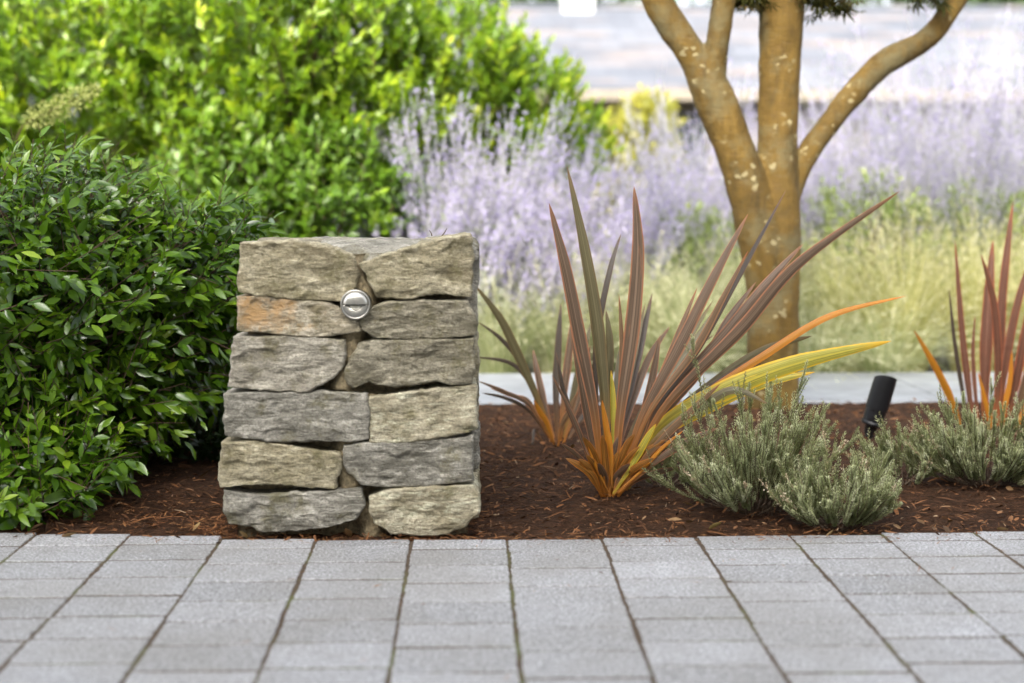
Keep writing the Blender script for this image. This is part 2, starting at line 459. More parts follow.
def shade_house():  # out-of-frame house, added behind the camera to keep sun off the foreground
    h = thing('house', 'unseen tall cream house added across the paving to shade the foreground', 'house')
    W_ = plain('cream_wall_render', (.72, .68, .60), .9, 0, .05, 6); T = plain('white_trim', (.8, .8, .78), .5, 0, .03); DK = plain('window_glass', (.04, .05, .055), .1)
    RF = plain('dark_roofing', (.12, .12, .125), .9)
    box('wall', (-16, -15, -.1), (16, -6.2, 8.9), W_, h)
    V = [(-16.5, -15.4, 8.9), (16.5, -15.4, 8.9), (16.5, -5.8, 8.9), (-16.5, -5.8, 8.9), (-16.5, -10.6, 11.7), (16.5, -10.6, 11.7)]
    mesh_np('roof', V, [(0, 3, 2, 1), (3, 4, 5, 2), (0, 1, 5, 4), (0, 4, 3), (1, 2, 5)], RF, h, smooth=False)
    for x in (-9, -5, 4, 8):
        for z in (1.0, 4.6):
            f = box('window', (x - .7, -6.25, z), (x + .7, -6.14, z + 1.5), T, h)
            box('pane', (x - .62, -6.16, z + .08), (x + .62, -6.12, z + 1.42), DK, f)
    d = box('door', (-1.0, -6.25, .02), (.0, -6.13, 2.1), DK, h); box('handle', (-.12, -6.13, 1.0), (-.08, -6.07, 1.15), T, d)
shade_house()

# ------------------------------------------------------------------ foliage builders
def shell_points(blobs, n, rg, rmin=.55):
    w = np.array([(r[0] * r[1] + r[1] * r[2] + r[0] * r[2]) for c, r in blobs]); w /= w.sum()
    k = rg.choice(len(blobs), n, p=w)
    d = nrm(rg.normal(size=(n, 3)))
    c = np.array([b[0] for b in blobs])[k]; r = np.array([b[1] for b in blobs])[k]
    rad = (rmin ** 3 + (1 - rmin ** 3) * rg.random((n, 1))) ** (1 / 3)
    out = nrm(d / r)
    return c + d * r * rad, out, rad[:, 0], k
def shrub(name, label, cat, blobs, n_twigs, twig_len, lpt, leaf_len, wid, mat, stem_mat, bases, seed, tmpl=LEAF,
          up=.6, outw=.7, jit=.35, group=None, rmin=.55, open_ang=50, tip_new=.25, keep=None, lean=(0, 0, 0), facing=(0, -.35, .9), flop=.35, droop=.10):
    rg = np.random.default_rng(seed)
    t = thing(name, label, cat, group)
    p, out, rad, k = shell_points(blobs, n_twigs, rg, rmin)
    d = nrm(out * outw + np.array([0, 0, up]) + np.array(lean) + rg.normal(0, jit, p.shape))
    ok = p[:, 2] > .02
    if keep is not None: ok &= keep(p)
    p, d, rad = p[ok], d[ok], rad[ok]; n = len(p)
    L = twig_len * rg.uniform(.6, 1.25, n)
    A = p - d * L[:, None] * .5; B = p + d * L[:, None] * .5
    A[:, 2] = np.maximum(A[:, 2], .01)
    q = Quads(); s = Quads()
    s.sticks(A, B, leaf_len * .035, rg.random(n))
    base_tone = rg.normal(.42, .13, n)
    for j in range(lpt):
        tt = (j + .6) / lpt
        pos = A + (B - A) * tt - np.array([0, 0, 1.]) * (L * .12 * tt * tt)[:, None]
        h = np.where(np.abs(d[:, 2:3]) > .9, np.array([[1., 0, 0]]), np.array([[0, 0, 1.]]))
        a = nrm(np.cross(d, h)); b = np.cross(d, a)
        ph = j * 2.4 + rg.random(n) * .9 + np.arange(n)
        radial = np.cos(ph)[:, None] * a + np.sin(ph)[:, None] * b
        ang = np.radians(open_ang * (1.15 - .75 * tt) + rg.normal(0, 9, n))[:, None]
        ld = nrm(d * np.cos(ang) + radial * np.sin(ang) + np.array([0, 0, -droop]))
        upv = nrm(np.array(facing)[None] + out[ok] * .5 + rg.normal(0, flop, (n, 3)))
        X, Yv, Z = frames(ld, upv)
        ll = leaf_len * rg.uniform(.65, 1.2, n) * (1.05 - .45 * max(0, tt - .6))
        tone = np.clip(base_tone + rg.normal(0, .1, n) + tip_new * max(0, tt - .55) * 2 * (rad > .85), 0, 1)
        sc = np.stack([ll, ll * wid / .36 * rg.uniform(.85, 1.15, n), ll], 1)
        q.place(*tmpl, pos, X, Yv, Z, sc, tone)
    q.build('foliage', mat, t)
    bs = np.array(bases, float)
    for i in rg.choice(n, min(n, 26 * len(bs)), replace=False):
        b0 = bs[rg.integers(len(bs))] + rg.normal(0, .05, 3) * (1, 1, 0); e = A[i]
        mid = b0 * .5 + e * .5 + np.array([0, 0, .15 * abs(e[2] - b0[2])]) + rg.normal(0, .03, 3)
        tt = np.linspace(0, 1, 7)[:, None]
        s.tube((1 - tt) ** 2 * b0 + 2 * tt * (1 - tt) * mid + tt * tt * e, np.linspace(.013, .004, 7), 5, rg.random())
    s.build('stems', stem_mat, t)
    return t

STEM = leaf_mat('brown_stem', [(0, (.045, .028, .018)), (1, (.10, .065, .04))], .85, 0, .2)
GLOSSY = leaf_mat('glossy_dark_leaf', [(0, (.016, .040, .003)), (.35, (.045, .105, .005)), (.7, (.10, .19, .010)), (1, (.21, .30, .02))], .24, .3, .45)
DARKLEAF = leaf_mat('painted_shade_leaf', [(0, (.010, .022, .004)), (1, (.035, .07, .010))], .5, .2, .3)  # near-black filler leaves, put in to darken the hollow like deep shade
HEDGE = leaf_mat('bright_leaf', [(0, (.05, .11, .010)), (.35, (.13, .24, .014)), (.7, (.27, .40, .02)), (1, (.46, .52, .03))], .35, .5, .45, (1.2, 1.15, .4))
YELLOW = leaf_mat('golden_leaf', [(0, (.20, .22, .03)), (1, (.44, .40, .06))], .5, .4)
HERB = leaf_mat('soft_green_leaf', [(0, (.15, .20, .06)), (.6, (.28, .36, .11)), (1, (.46, .50, .20))], .6, .35)
DARKTREE = leaf_mat('far_tree_leaf', [(0, (.015, .03, .010)), (1, (.06, .10, .022))], .6, .25)

# the glossy shrub beside the stone pillar
def w(u, v, Y): return tuple(P(u, v, Y))
gl = [(w(20, 300, 4.45), (.50, .55, .40)), (w(-150, 300, 4.5), (.6, .6, .45)), (w(140, 330, 4.55), (.36, .42, .36)),
      (w(200, 300, 4.75), (.26, .40, .26)), (w(10, 430, 4.25), (.22, .30, .22)), (w(-90, 440, 4.3), (.35, .34, .25)), (w(60, 240, 4.6), (.36, .46, .28)), (w(110, 390, 4.35), (.22, .26, .17)), (w(15, 490, 4.0), (.20, .16, .14)), (w(-70, 490, 4.05), (.25, .2, .16)), (w(75, 440, 4.15), (.16, .16, .16)), (w(25, 510, 3.84), (.22, .11, .09)), (w(-60, 510, 3.88), (.22, .12, .1)), (w(60, 470, 3.95), (.17, .12, .12)), (w(195, 260, 4.5), (.2, .25, .2))]
def keep_gl(p):
    # foliage arches over an open hollow beside the pillar
    k = np.ones(len(p), bool)
    hx = p[:, 0]; hz = p[:, 2]
    lim = .03 + np.clip((hx - P(95, 500, 4.1).x) / .32, 0, 1.6) * .30
    k &= hz > lim
    return k
shrub('glossy_shrub', 'dense dark green glossy shrub arching down beside the stone pillar', 'shrub', gl, 3100, .19, 10, .051, .38, GLOSSY, STEM,
      [w(40, 470, 4.6)[:2] + (0,), w(-120, 470, 4.6)[:2] + (0,), w(160, 470, 4.8)[:2] + (0,)], 3, up=.35, outw=.75, jit=.45, keep=keep_gl, lean=(.25, 0, 0), rmin=.6, facing=(-.15, -.4, .85), flop=.6, tip_new=.32, droop=.38)

shrub('dark_shrub', 'low filler shrub, leaves darkened to paint the shade between glossy shrub and stone pillar', 'shrub', [(w(195, 400, 5.3), (.36, .22, .3)), (w(120, 400, 5.4), (.4, .25, .35)), (w(180, 430, 5.0), (.3, .18, .2)), (w(185, 452, 4.65), (.22, .16, .16))], 1150, .16, 9, .05, .4, DARKLEAF, STEM,
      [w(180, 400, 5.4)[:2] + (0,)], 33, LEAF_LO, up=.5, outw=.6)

shrub('dark_shrub', 'mid green upright shrub filling the space between pillar and largest bright shrub', 'shrub', [(w(320, 190, 7.1), (.42, .3, .34)), (w(385, 205, 7.2), (.20, .25, .24)), (w(240, 190, 7.1), (.45, .3, .34))], 760, .18, 10, .055, .4, leaf_mat('deep_green_leaf', [(0, (.03, .07, .006)), (.5, (.10, .20, .012)), (1, (.24, .36, .02))], .4, .36), STEM,
      [w(330, 300, 7.2)[:2] + (-.09,)], 34, LEAF_LO, up=.95, outw=.4, jit=.45, rmin=.3)

# the bright shrubs behind
hg = 'bright green shrubs behind the pillar'
hb = lambda u, v, Y, r: (w(u, v, Y), r)
shrub('bright_shrub', 'tall bright green shrub rising behind the glossy dark shrub', 'shrub', [hb(60, 60, 7.6, (.75, .7, .6)), hb(-80, 100, 7.8, (.8, .8, .8))], 1350, .24, 12, .062, .42, HEDGE, STEM,
      [w(60, 300, 7.9)[:2] + (-.09,)], 21, LEAF_LO, up=.9, outw=.4, group=hg, tip_new=.35, open_ang=42)
shrub('bright_shrub', 'largest bright yellow green shrub with brown inner stems, behind the pillar', 'shrub', [hb(240, 40, 7.5, (.75, .7, .7)), hb(330, 70, 7.6, (.6, .65, .7)), hb(255, 150, 7.5, (.55, .5, .35))], 1500, .24, 12, .062, .42, HEDGE, STEM,
      [w(250, 300, 7.8)[:2] + (-.09,), w(330, 300, 7.8)[:2] + (-.09,)], 22, LEAF_LO, up=.9, outw=.4, group=hg, tip_new=.4, open_ang=42)
shrub('bright_shrub', 'bright green shrub with upright shoots sloping down behind the lavender flowers', 'shrub', [hb(450, 75, 8.1, (.45, .5, .42)), hb(520, 110, 8.2, (.33, .5, .33)), hb(400, 130, 8.0, (.42, .5, .36)), hb(575, 150, 8.3, (.17, .4, .22)), hb(480, 150, 8.3, (.45, .4, .3))], 1250, .24, 12, .058, .42, HEDGE, STEM,
      [w(470, 300, 8.4)[:2] + (-.09,)], 23, LEAF_LO, up=.95, outw=.4, group=hg, tip_new=.45, open_ang=40)
shrub('golden_shrub', 'small golden yellow shrub seen between green shrub and maple trunk', 'shrub', [hb(640, 135, 10.2, (.24, .3, .20)), hb(655, 118, 10.2, (.10, .2, .16)), hb(640, 190, 10.2, (.3, .3, .4))], 420, .22, 10, .06, .42, YELLOW, STEM,
      [w(640, 300, 10.3)[:2] + (-.09,)], 24, LEAF_LO, up=.9, outw=.4)

# pale plume above the glossy shrub
def plume():
    t = thing('plume_flower', 'pale feathery flower plume leaning over the glossy dark shrub', 'flower')
    q = Quads(); s = Quads(); rg = np.random.default_rng(2)
    a, b = np.array(P(28, 122, 5.9)), np.array(P(98, 88, 5.8)); root = np.array(G(10, 380)) + np.array((-.1, .3, 0))
    tt = np.linspace(0, 1, 12)[:, None]
    s.tube((1 - tt) ** 2 * root + 2 * tt * (1 - tt) * (a + (b - a) * -.5) + tt * tt * a, .004, 5)
    s.tube(a + (b - a) * tt, np.linspace(.003, .001, 12), 5)
    n = 1000; k = rg.random(n); d = nrm(rg.normal(size=(n, 3)))
    p = a + (b - a) * k[:, None] + d * (.052 * np.sqrt(np.clip(np.sin(.25 + k * 2.8), 0, 1)) * rg.random(n) ** .5)[:, None]
    X, Yv, Z = frames(nrm(d + rg.normal(0, .5, (n, 3))), nrm(rg.normal(size=(n, 3))))
    q.place(*QUAD, p, X, Yv, Z, .011, rg.random(n))
    s.build('stem', STEM, t)
    q.build('plume', leaf_mat('pale_plume', [(0, (.17, .21, .05)), (1, (.36, .38, .13))], .8, .3), t)
plume()

# ------------------------------------------------------------------ lavender coloured sage
SAGE = leaf_mat('lavender_flower', [(0, (.27, .23, .46)), (.3, (.43, .38, .63)), (.6, (.57, .52, .74)), (.85, (.68, .64, .76)), (1, (.36, .29, .58))], .8, .35, .2, (1, 1, 1))
SAGE_STEM = leaf_mat('grey_green_stem', [(0, (.26, .30, .22)), (.5, (.42, .45, .36)), (1, (.58, .60, .55))], .8, .3, .2, (1, 1, .9))
def sage(u, Y, h, n, spread, label, seed, yaw=0.):
    rg = np.random.default_rng(seed)
    t = thing('lavender_plant', label, 'flowering plant', 'lavender plants behind the maple')
    b = np.array(P(u, 300, Y)); b[2] = -.08; n = int(n * 1.55)
    fl, st = Quads(), Quads()
    th = rg.uniform(0, 2 * math.pi, n); sp = spread * np.sqrt(rg.random(n)) ; hh = h * rg.uniform(.62, 1.06, n)
    root = b + np.stack([np.cos(th), np.sin(th), np.zeros(n)], 1) * (.16 * rg.random(n))[:, None]
    tip = root + np.stack([np.cos(th) * sp * hh, np.sin(th) * sp * hh, hh * (1 - .12 * sp)], 1)
    mid = root * .5 + tip * .5 + np.stack([-np.cos(th), -np.sin(th), np.zeros(n)], 1) * (.10 * sp * hh)[:, None]
    def at(i, k): return (1 - k) ** 2 * root[i] + 2 * k * (1 - k) * mid[i] + k * k * tip[i]
    ks = np.linspace(0, 1, 6)
    ii = np.arange(n)
    pts = [at(ii, np.full((n, 1), k)) for k in ks]
    for k in range(5): st.sticks(pts[k], pts[k + 1], .0035 - .0005 * k, .5 + .4 * rg.random(n))
    # flowering side branches
    m = 9
    bi = np.repeat(ii, m); bk = rg.uniform(.34, .93, n * m)[:, None]
    A = at(bi, bk); ax = nrm(tip[bi] - mid[bi])
    dd = nrm(ax * 1.0 + nrm(rg.normal(size=A.shape)) * .42 + np.array([0, 0, .15]))
    L = (.22 * (1.15 - bk[:, 0]) + .06) * rg.uniform(.6, 1.25, n * m) * h
    Bp = A + dd * L[:, None]
    st.sticks(A, Bp, .0016, .4 + .6 * rg.random(n * m))
    f = 15
    fi = np.repeat(np.arange(n * m), f); fk = rg.uniform(.12, 1.02, n * m * f)[:, None]
    p = A[fi] + (Bp[fi] - A[fi]) * fk + rg.normal(0, .0035, (n * m * f, 3))
    X, Yv, Z = frames(nrm(rg.normal(size=p.shape)), nrm(rg.normal(size=p.shape)))
    tone = np.clip(np.repeat(rg.normal(.5, .2, n * m), f) + rg.normal(0, .15, len(p)), 0, 1)
    fl.place(*QUAD, p, X, Yv, Z, np.stack([rg.uniform(.007, .0125, len(p))] * 2 + [np.ones(len(p))], 1), tone)
    # flowers on the leading shoot
    fi = np.repeat(ii, 44); fk = rg.uniform(.62, 1.0, n * 44)[:, None]
    p = at(fi, fk) + rg.normal(0, .004, (n * 44, 3))
    X, Yv, Z = frames(nrm(rg.normal(size=p.shape)), nrm(rg.normal(size=p.shape)))
    fl.place(*QUAD, p, X, Yv, Z, .011, np.clip(rg.normal(.55, .22, len(p)), 0, 1))
    # leaves lower down
    fi = np.repeat(ii, 26); fk = rg.uniform(.08, .6, n * 26)[:, None]
    p = at(fi, fk)
    X, Yv, Z = frames(nrm(rg.normal(size=p.shape) + np.array([0, 0, .5])), nrm(rg.normal(size=p.shape)))
    st.place(*LEAF_LO, p, X, Yv, Z, rg.uniform(.03, .055, len(p)), rg.random(len(p)))
    st.build('stems', SAGE_STEM, t); fl.build('flowers', SAGE, t)
for i, a in enumerate([
    (455, 7.4, 1.38, 74, .40, 'tall pale lavender plant fanning out beside the bright green shrub'),
    (530, 7.5, 1.2, 70, .42, 'pale lavender plant rising behind the tallest flax blade'),
    (600, 7.5, 1.05, 66, .42, 'shorter lavender plant in front of the small golden shrub'),
    (668, 7.9, 1.10, 50, .40, 'lavender plant just behind the forked limb of the maple'),
    (730, 8.3, 1.30, 46, .38, 'lavender plant hidden partly by the maple trunk'),
    (835, 8.0, 1.32, 52, .40, 'lavender plant under the lone slanting maple limb'),
    (905, 8.6, 1.62, 46, .38, 'tall thin lavender plant before the cream gutter of the house'),
    (960, 7.8, 1.52, 46, .42, 'lavender plant behind the pale feather grass and beside the frame edge'),
    (1035, 8.3, 1.78, 50, .40, 'tallest loose lavender plant reaching over the grey roof'),
    (1120, 8.0, 1.30, 46, .40, 'outermost lavender plant at the end of the row'),
    (780, 9.2, 1.20, 40, .38, 'farther lavender plant seen between the maple stems'),
    (440, 7.15, .98, 60, .52, 'low spreading lavender plant right behind the pillar top'),
    (515, 7.2, .90, 52, .50, 'low lavender plant in front of the taller ones, behind the tallest flax blade'),
    (585, 7.25, .86, 46, .48, 'low lavender plant behind the flax blade with the orange edge'),
    (700, 8.9, 1.55, 40, .34, 'tall sparse lavender plant rising before the roof at the forked maple limb'),
    (860, 8.9, 1.72, 42, .34, 'tall sparse lavender plant crossing the roof beneath the lone slanting limb'),
    (950, 9.0, 1.9, 46, .36, 'tallest sparse lavender plant crossing the roof past the lone slanting limb')]):
    sage(*a, 100 + i)

# ------------------------------------------------------------------ feather grasses and soft green plants
GRASS = leaf_mat('straw_grass', [(0, (.18, .22, .06)), (.35, (.40, .41, .13)), (.65, (.58, .55, .25)), (1, (.86, .82, .62))], .6, .4, .3, (1.05, 1.05, .8))
GRASSG = leaf_mat('green_grass_blade', [(0, (.13, .18, .07)), (.45, (.33, .38, .18)), (.75, (.56, .56, .36)), (1, (.78, .75, .56))], .6, .4, .3, (1.05, 1.05, .8))
def grass(u, Y, h, n, spread, label, seed, mat=GRASS):
    rg = np.random.default_rng(seed)
    b = np.array(P(u, 300, Y)); b[2] = -.08
    k = 7
    th = rg.uniform(0, 2 * math.pi, n); L = h * rg.uniform(.55, 1.2, n); lean = spread * rg.random(n) ** .8
    root = b + np.stack([np.cos(th), np.sin(th), np.zeros(n)], 1) * (.09 * rg.random(n))[:, None]
    out = np.stack([np.cos(th), np.sin(th), np.zeros(n)], 1)
    wob = rg.normal(0, .05, (n, 3))
    tt = np.linspace(0, 1, k)
    pts = [root + out * (lean * L * (.35 * t + .75 * t ** 2.4))[:, None] + np.array([0, 0, 1.]) * (L * (t - .42 * lean * t ** 3))[:, None] + wob * (t * t) for t in tt]
    side = nrm(np.cross(out, np.array([0, 0, 1.])) + rg.normal(0, .4, (n, 3)))
    n0 = n; wd = rg.uniform(.0010, .0024, n)
    V = np.empty((n, k, 2, 3))
    for i in range(k):
        ww = (wd * (1 - .8 * tt[i]))[:, None] * side
        V[:, i, 0] = pts[i] - ww; V[:, i, 1] = pts[i] + ww
    tF = np.array([(2 * i, 2 * i + 1, 2 * i + 3, 2 * i + 2) for i in range(k - 1)])
    F = (tF[None] + (np.arange(n) * 2 * k)[:, None, None]).reshape(-1, 4)
    q = Quads(); q.add(V.reshape(-1, 3), F, np.repeat(np.clip(rg.normal(.5, .25, n), 0, 1), k - 1))
    # feathery seed heads along the ends
    m = n // 3; f = 14
    ii = np.repeat(rg.choice(n, m, replace=False), f)
    kk = rg.uniform(4.2, 5.99, len(ii)); k0 = kk.astype(int); fr = (kk - k0)[:, None]
    pa = np.stack(pts, 0)
    p = pa[k0, ii] * (1 - fr) + pa[k0 + 1, ii] * fr
    d = nrm(pa[k0 + 1, ii] - pa[k0, ii] + rg.normal(0, .02, (len(ii), 3)))
    X, Yv, Z = frames(d, nrm(rg.normal(size=d.shape)))
    q.place(*QUAD, p, X, Yv, Z, np.stack([rg.uniform(.012, .03, len(ii)), np.full(len(ii), .004), np.ones(len(ii))], 1), rg.uniform(.7, 1, len(ii)))
    o = q.build('feather_grass', mat)
    return tag(o, label, 'grass clump', 'feather grass clumps')
for i, a in enumerate([
    (905, 6.9, .78, 900, .75, 'largest straw yellow feather grass clump behind the black spotlight'),
    (975, 7.0, .80, 850, .70, 'straw yellow feather grass clump behind the reddest flax blades'),
    (1045, 6.9, .75, 800, .75, 'straw feather grass clump past the last flax'),
    (845, 7.2, .72, 800, .75, 'pale feather grass clump between maple trunk and largest straw clump'),
    (700, 6.9, .60, 800, .85, 'yellow green feather grass clump behind the fan of flax blades'),
    (640, 7.0, .62, 700, .8, 'pale feather grass clump behind the flax blade with orange edge'),
    (745, 7.3, .70, 700, .8, 'feather grass clump hidden partly behind the maple trunk'),
    (1110, 7.2, .75, 600, .75, 'outermost feather grass clump at the end of the path')]):
    grass(*a, 300 + i, mat=GRASSG if a[0] in (700, 640, 745) else GRASS)
for i, a in enumerate([
    (500, 6.9, .55, 600, .95, 'low green grass clump beside the pillar, behind the path'),
    (560, 7.0, .62, 650, .9, 'green grass clump behind the tallest flax blades'),
    (600, 7.2, .65, 500, .9, 'thin green grass clump beneath the pale lavender flowers'),
    (690, 6.68, .50, 520, 1.45, 'short green grass tuft at the path behind the fan of flax blades'),
    (815, 6.68, .52, 520, 1.45, 'short green grass tuft at the path just past the maple trunk'),
    (885, 6.68, .50, 520, 1.45, 'short green grass tuft at the path behind the black spotlight')]):
    grass(*a, 330 + i, mat=GRASSG)
def herb(u, v, Y, r, n, label, seed, ml=.04):
    c = P(u, v, Y)
    return shrub('leafy_plant', label, 'plant', [(tuple(c), r)], int(n * .6), .16, 9, ml, .4, HERB, STEM, [(c.x, c.y, -.08)], seed, LEAF_LO, up=.9, outw=.5, group='low leafy plants behind the path', rmin=.2)
herb(505, 285, 7.3, (.28, .25, .30), 330, 'soft green leafy plant beside the top of the pillar', 41)
herb(585, 290, 7.4, (.28, .25, .26), 280, 'soft green leafy plant behind the front flax', 42)
herb(690, 260, 7.6, (.28, .25, .26), 260, 'soft green leafy plant close to the maple trunk', 43)
herb(870, 235, 7.7, (.36, .25, .30), 330, 'light green leafy plant behind the long slanting flax blade', 44)
herb(985, 240, 7.6, (.34, .25, .28), 300, 'light green leafy plant behind the tallest blade of the second flax', 45)
herb(770, 290, 7.7, (.3, .25, .28), 240, 'light green leafy plant directly behind the maple trunk', 46)

# ------------------------------------------------------------------ trees behind the house
def far_tree(u, Y, h, r, label, seed):
    rg = np.random.default_rng(seed)
    t = thing('broadleaf_tree', label, 'tree', 'trees behind the house')
    b = np.array(P(u, 100, Y)); b[2] = -.6
    s = Quads(); q = Quads()
    s.tube([b, b + (0.1, 0, h * .35), b + (0, .1, h * .75)], [.28, .2, .08], 9)
    n = 3600
    cl = b + np.array([0, 0, h * .58]) + nrm(rg.normal(size=(46, 3))) * np.array([r, r, h * .40]) * rg.uniform(.35, 1, (46, 1))
    for c in cl[:16]: s.tube([b + (0, 0, h * .32), (b + (0, 0, h * .45)) * .5 + c * .5, c], [.1, .06, .02], 5)
    k = rg.integers(46, size=n)
    p = cl[k] + rg.normal(0, .34 * r / 2, (n, 3))
    X, Yv, Z = frames(nrm(rg.normal(size=p.shape)), nrm(rg.normal(0, .5, p.shape) + np.array([0, 0, 1.])))
    q.place(*LEAF_LO, p, X, Yv, Z, rg.uniform(.22, .42, n), np.clip(rg.random(46)[k] * .6 + rg.random(n) * .4, 0, 1))
    s.build('trunk', STEM, t); q.build('crown', DARKTREE, t)
for i, a in enumerate([(430, 33, 7.5, 2.6, 'dark tree rising beyond the bright shrub and the end of the roof'), (545, 36, 7.5, 2.4, 'dark tree behind the roof ridge beside the white chimney'),
                       (655, 35, 7.0, 2.4, 'dark tree behind the roof ridge above the forked maple limb'), (830, 36, 7.5, 2.6, 'dark tree behind the roof ridge just past the central maple stem'),
                       (975, 36, 7.5, 2.6, 'dark tree behind the roof ridge past the lone slanting limb'), (300, 30, 8, 2.8, 'dark tree far behind the largest bright shrub'), (100, 28, 8, 2.8, 'dark tree far behind the shrub with the plume'), (-60, 27, 8, 2.8, 'dark tree at the outer end of the tree row')]):
    far_tree(*a, 500 + i)

# ------------------------------------------------------------------ stone pillar
def Z1(l): return [(200 + x * .29297, 220 + y * .29297) for x, y in l]
def Z2(l): return [(200 + x * .29297, 380 + y * .29297) for x, y in l]
FRONT = [
    ('tan', Z1([(140, 80), (262, 78), (380, 85), (450, 100), (520, 125), (535, 190), (520, 240), (480, 275), (420, 272), (350, 270), (270, 262), (190, 255), (130, 240), (138, 160)])),
    ('tan', Z1([(552, 150), (620, 125), (690, 105), (760, 90), (840, 60), (920, 52), (925, 130), (922, 262), (880, 258), (820, 248), (760, 252), (720, 266), (610, 262), (580, 210)])),
    ('orange', Z1([(132, 265), (230, 264), (330, 275), (430, 285), (490, 310), (535, 345), (545, 380), (500, 388), (420, 396), (330, 393), (220, 383), (132, 378)])),
    ('brown', Z1([(545, 340), (590, 305), (640, 282), (780, 282), (905, 277), (940, 340), (940, 393), (850, 400), (700, 405), (600, 400), (555, 370)])),
    ('pale', Z1([(118, 402), (200, 403), (300, 402), (420, 408), (488, 412), (492, 470), (480, 510), (430, 550), (370, 583), (280, 583), (180, 576), (100, 568), (112, 480)])),
    ('brown', Z1([(545, 425), (610, 413), (750, 415), (900, 409), (930, 404), (935, 470), (925, 558), (850, 562), (800, 545), (700, 565), (600, 560), (560, 542), (525, 575), (498, 540), (510, 490)])),
    ('grey', Z2([(90, 50), (180, 44), (300, 51), (430, 44), (560, 49), (571, 80), (571, 203), (520, 211), (400, 204), (250, 208), (95, 189), (85, 130)])),
    ('sand', Z2([(585, 62), (760, 41), (900, 22), (938, 22), (941, 168), (900, 180), (850, 188), (740, 203), (650, 213), (584, 213)])),
    ('tan', Z2([(80, 217), (180, 212), (270, 226), (350, 241), (470, 252), (483, 275), (465, 330), (455, 373), (380, 368), (250, 353), (150, 358), (72, 368), (68, 310)])),
    ('grey', Z2([(500, 228), (560, 219), (700, 214), (900, 199), (928, 188), (925, 343), (850, 353), (740, 362), (640, 365), (560, 357), (510, 320), (495, 280)])),
    ('grey', Z2([(85, 378), (150, 392), (220, 397), (350, 392), (450, 382), (548, 373), (555, 430), (530, 475), (440, 500), (330, 510), (220, 518), (170, 500), (100, 490), (85, 440)])),
    ('sand', Z2([(580, 402), (650, 378), (760, 373), (930, 363), (950, 400), (950, 450), (900, 500), (840, 525), (740, 528), (660, 525), (600, 490), (585, 440)])),
]
YF = YE + .045
SM = {'tan': stone_mat('tan_stone', (.21, .175, .105), (.34, .30, .19), (.45, .405, .285)),
      'brown': stone_mat('brown_grey_stone', (.15, .135, .09), (.25, .225, .16), (.34, .31, .23)),
      'grey': stone_mat('grey_stone', (.16, .15, .118), (.26, .245, .20), (.37, .35, .295)),
      'pale': stone_mat('pale_stone', (.27, .245, .19), (.38, .35, .28), (.47, .435, .35)),
      'sand': stone_mat('sandy_stone', (.27, .235, .15), (.42, .375, .26), (.53, .48, .35))}
oc = P(262, 314, YF)
SM['orange'] = stone_mat('rusty_stone', (.26, .22, .14), (.38, .335, .24), (.48, .43, .33), blotch=((.50, .29, .11), (-oc.x * 9, 0, -oc.z * 20), (9, .01, 20)))

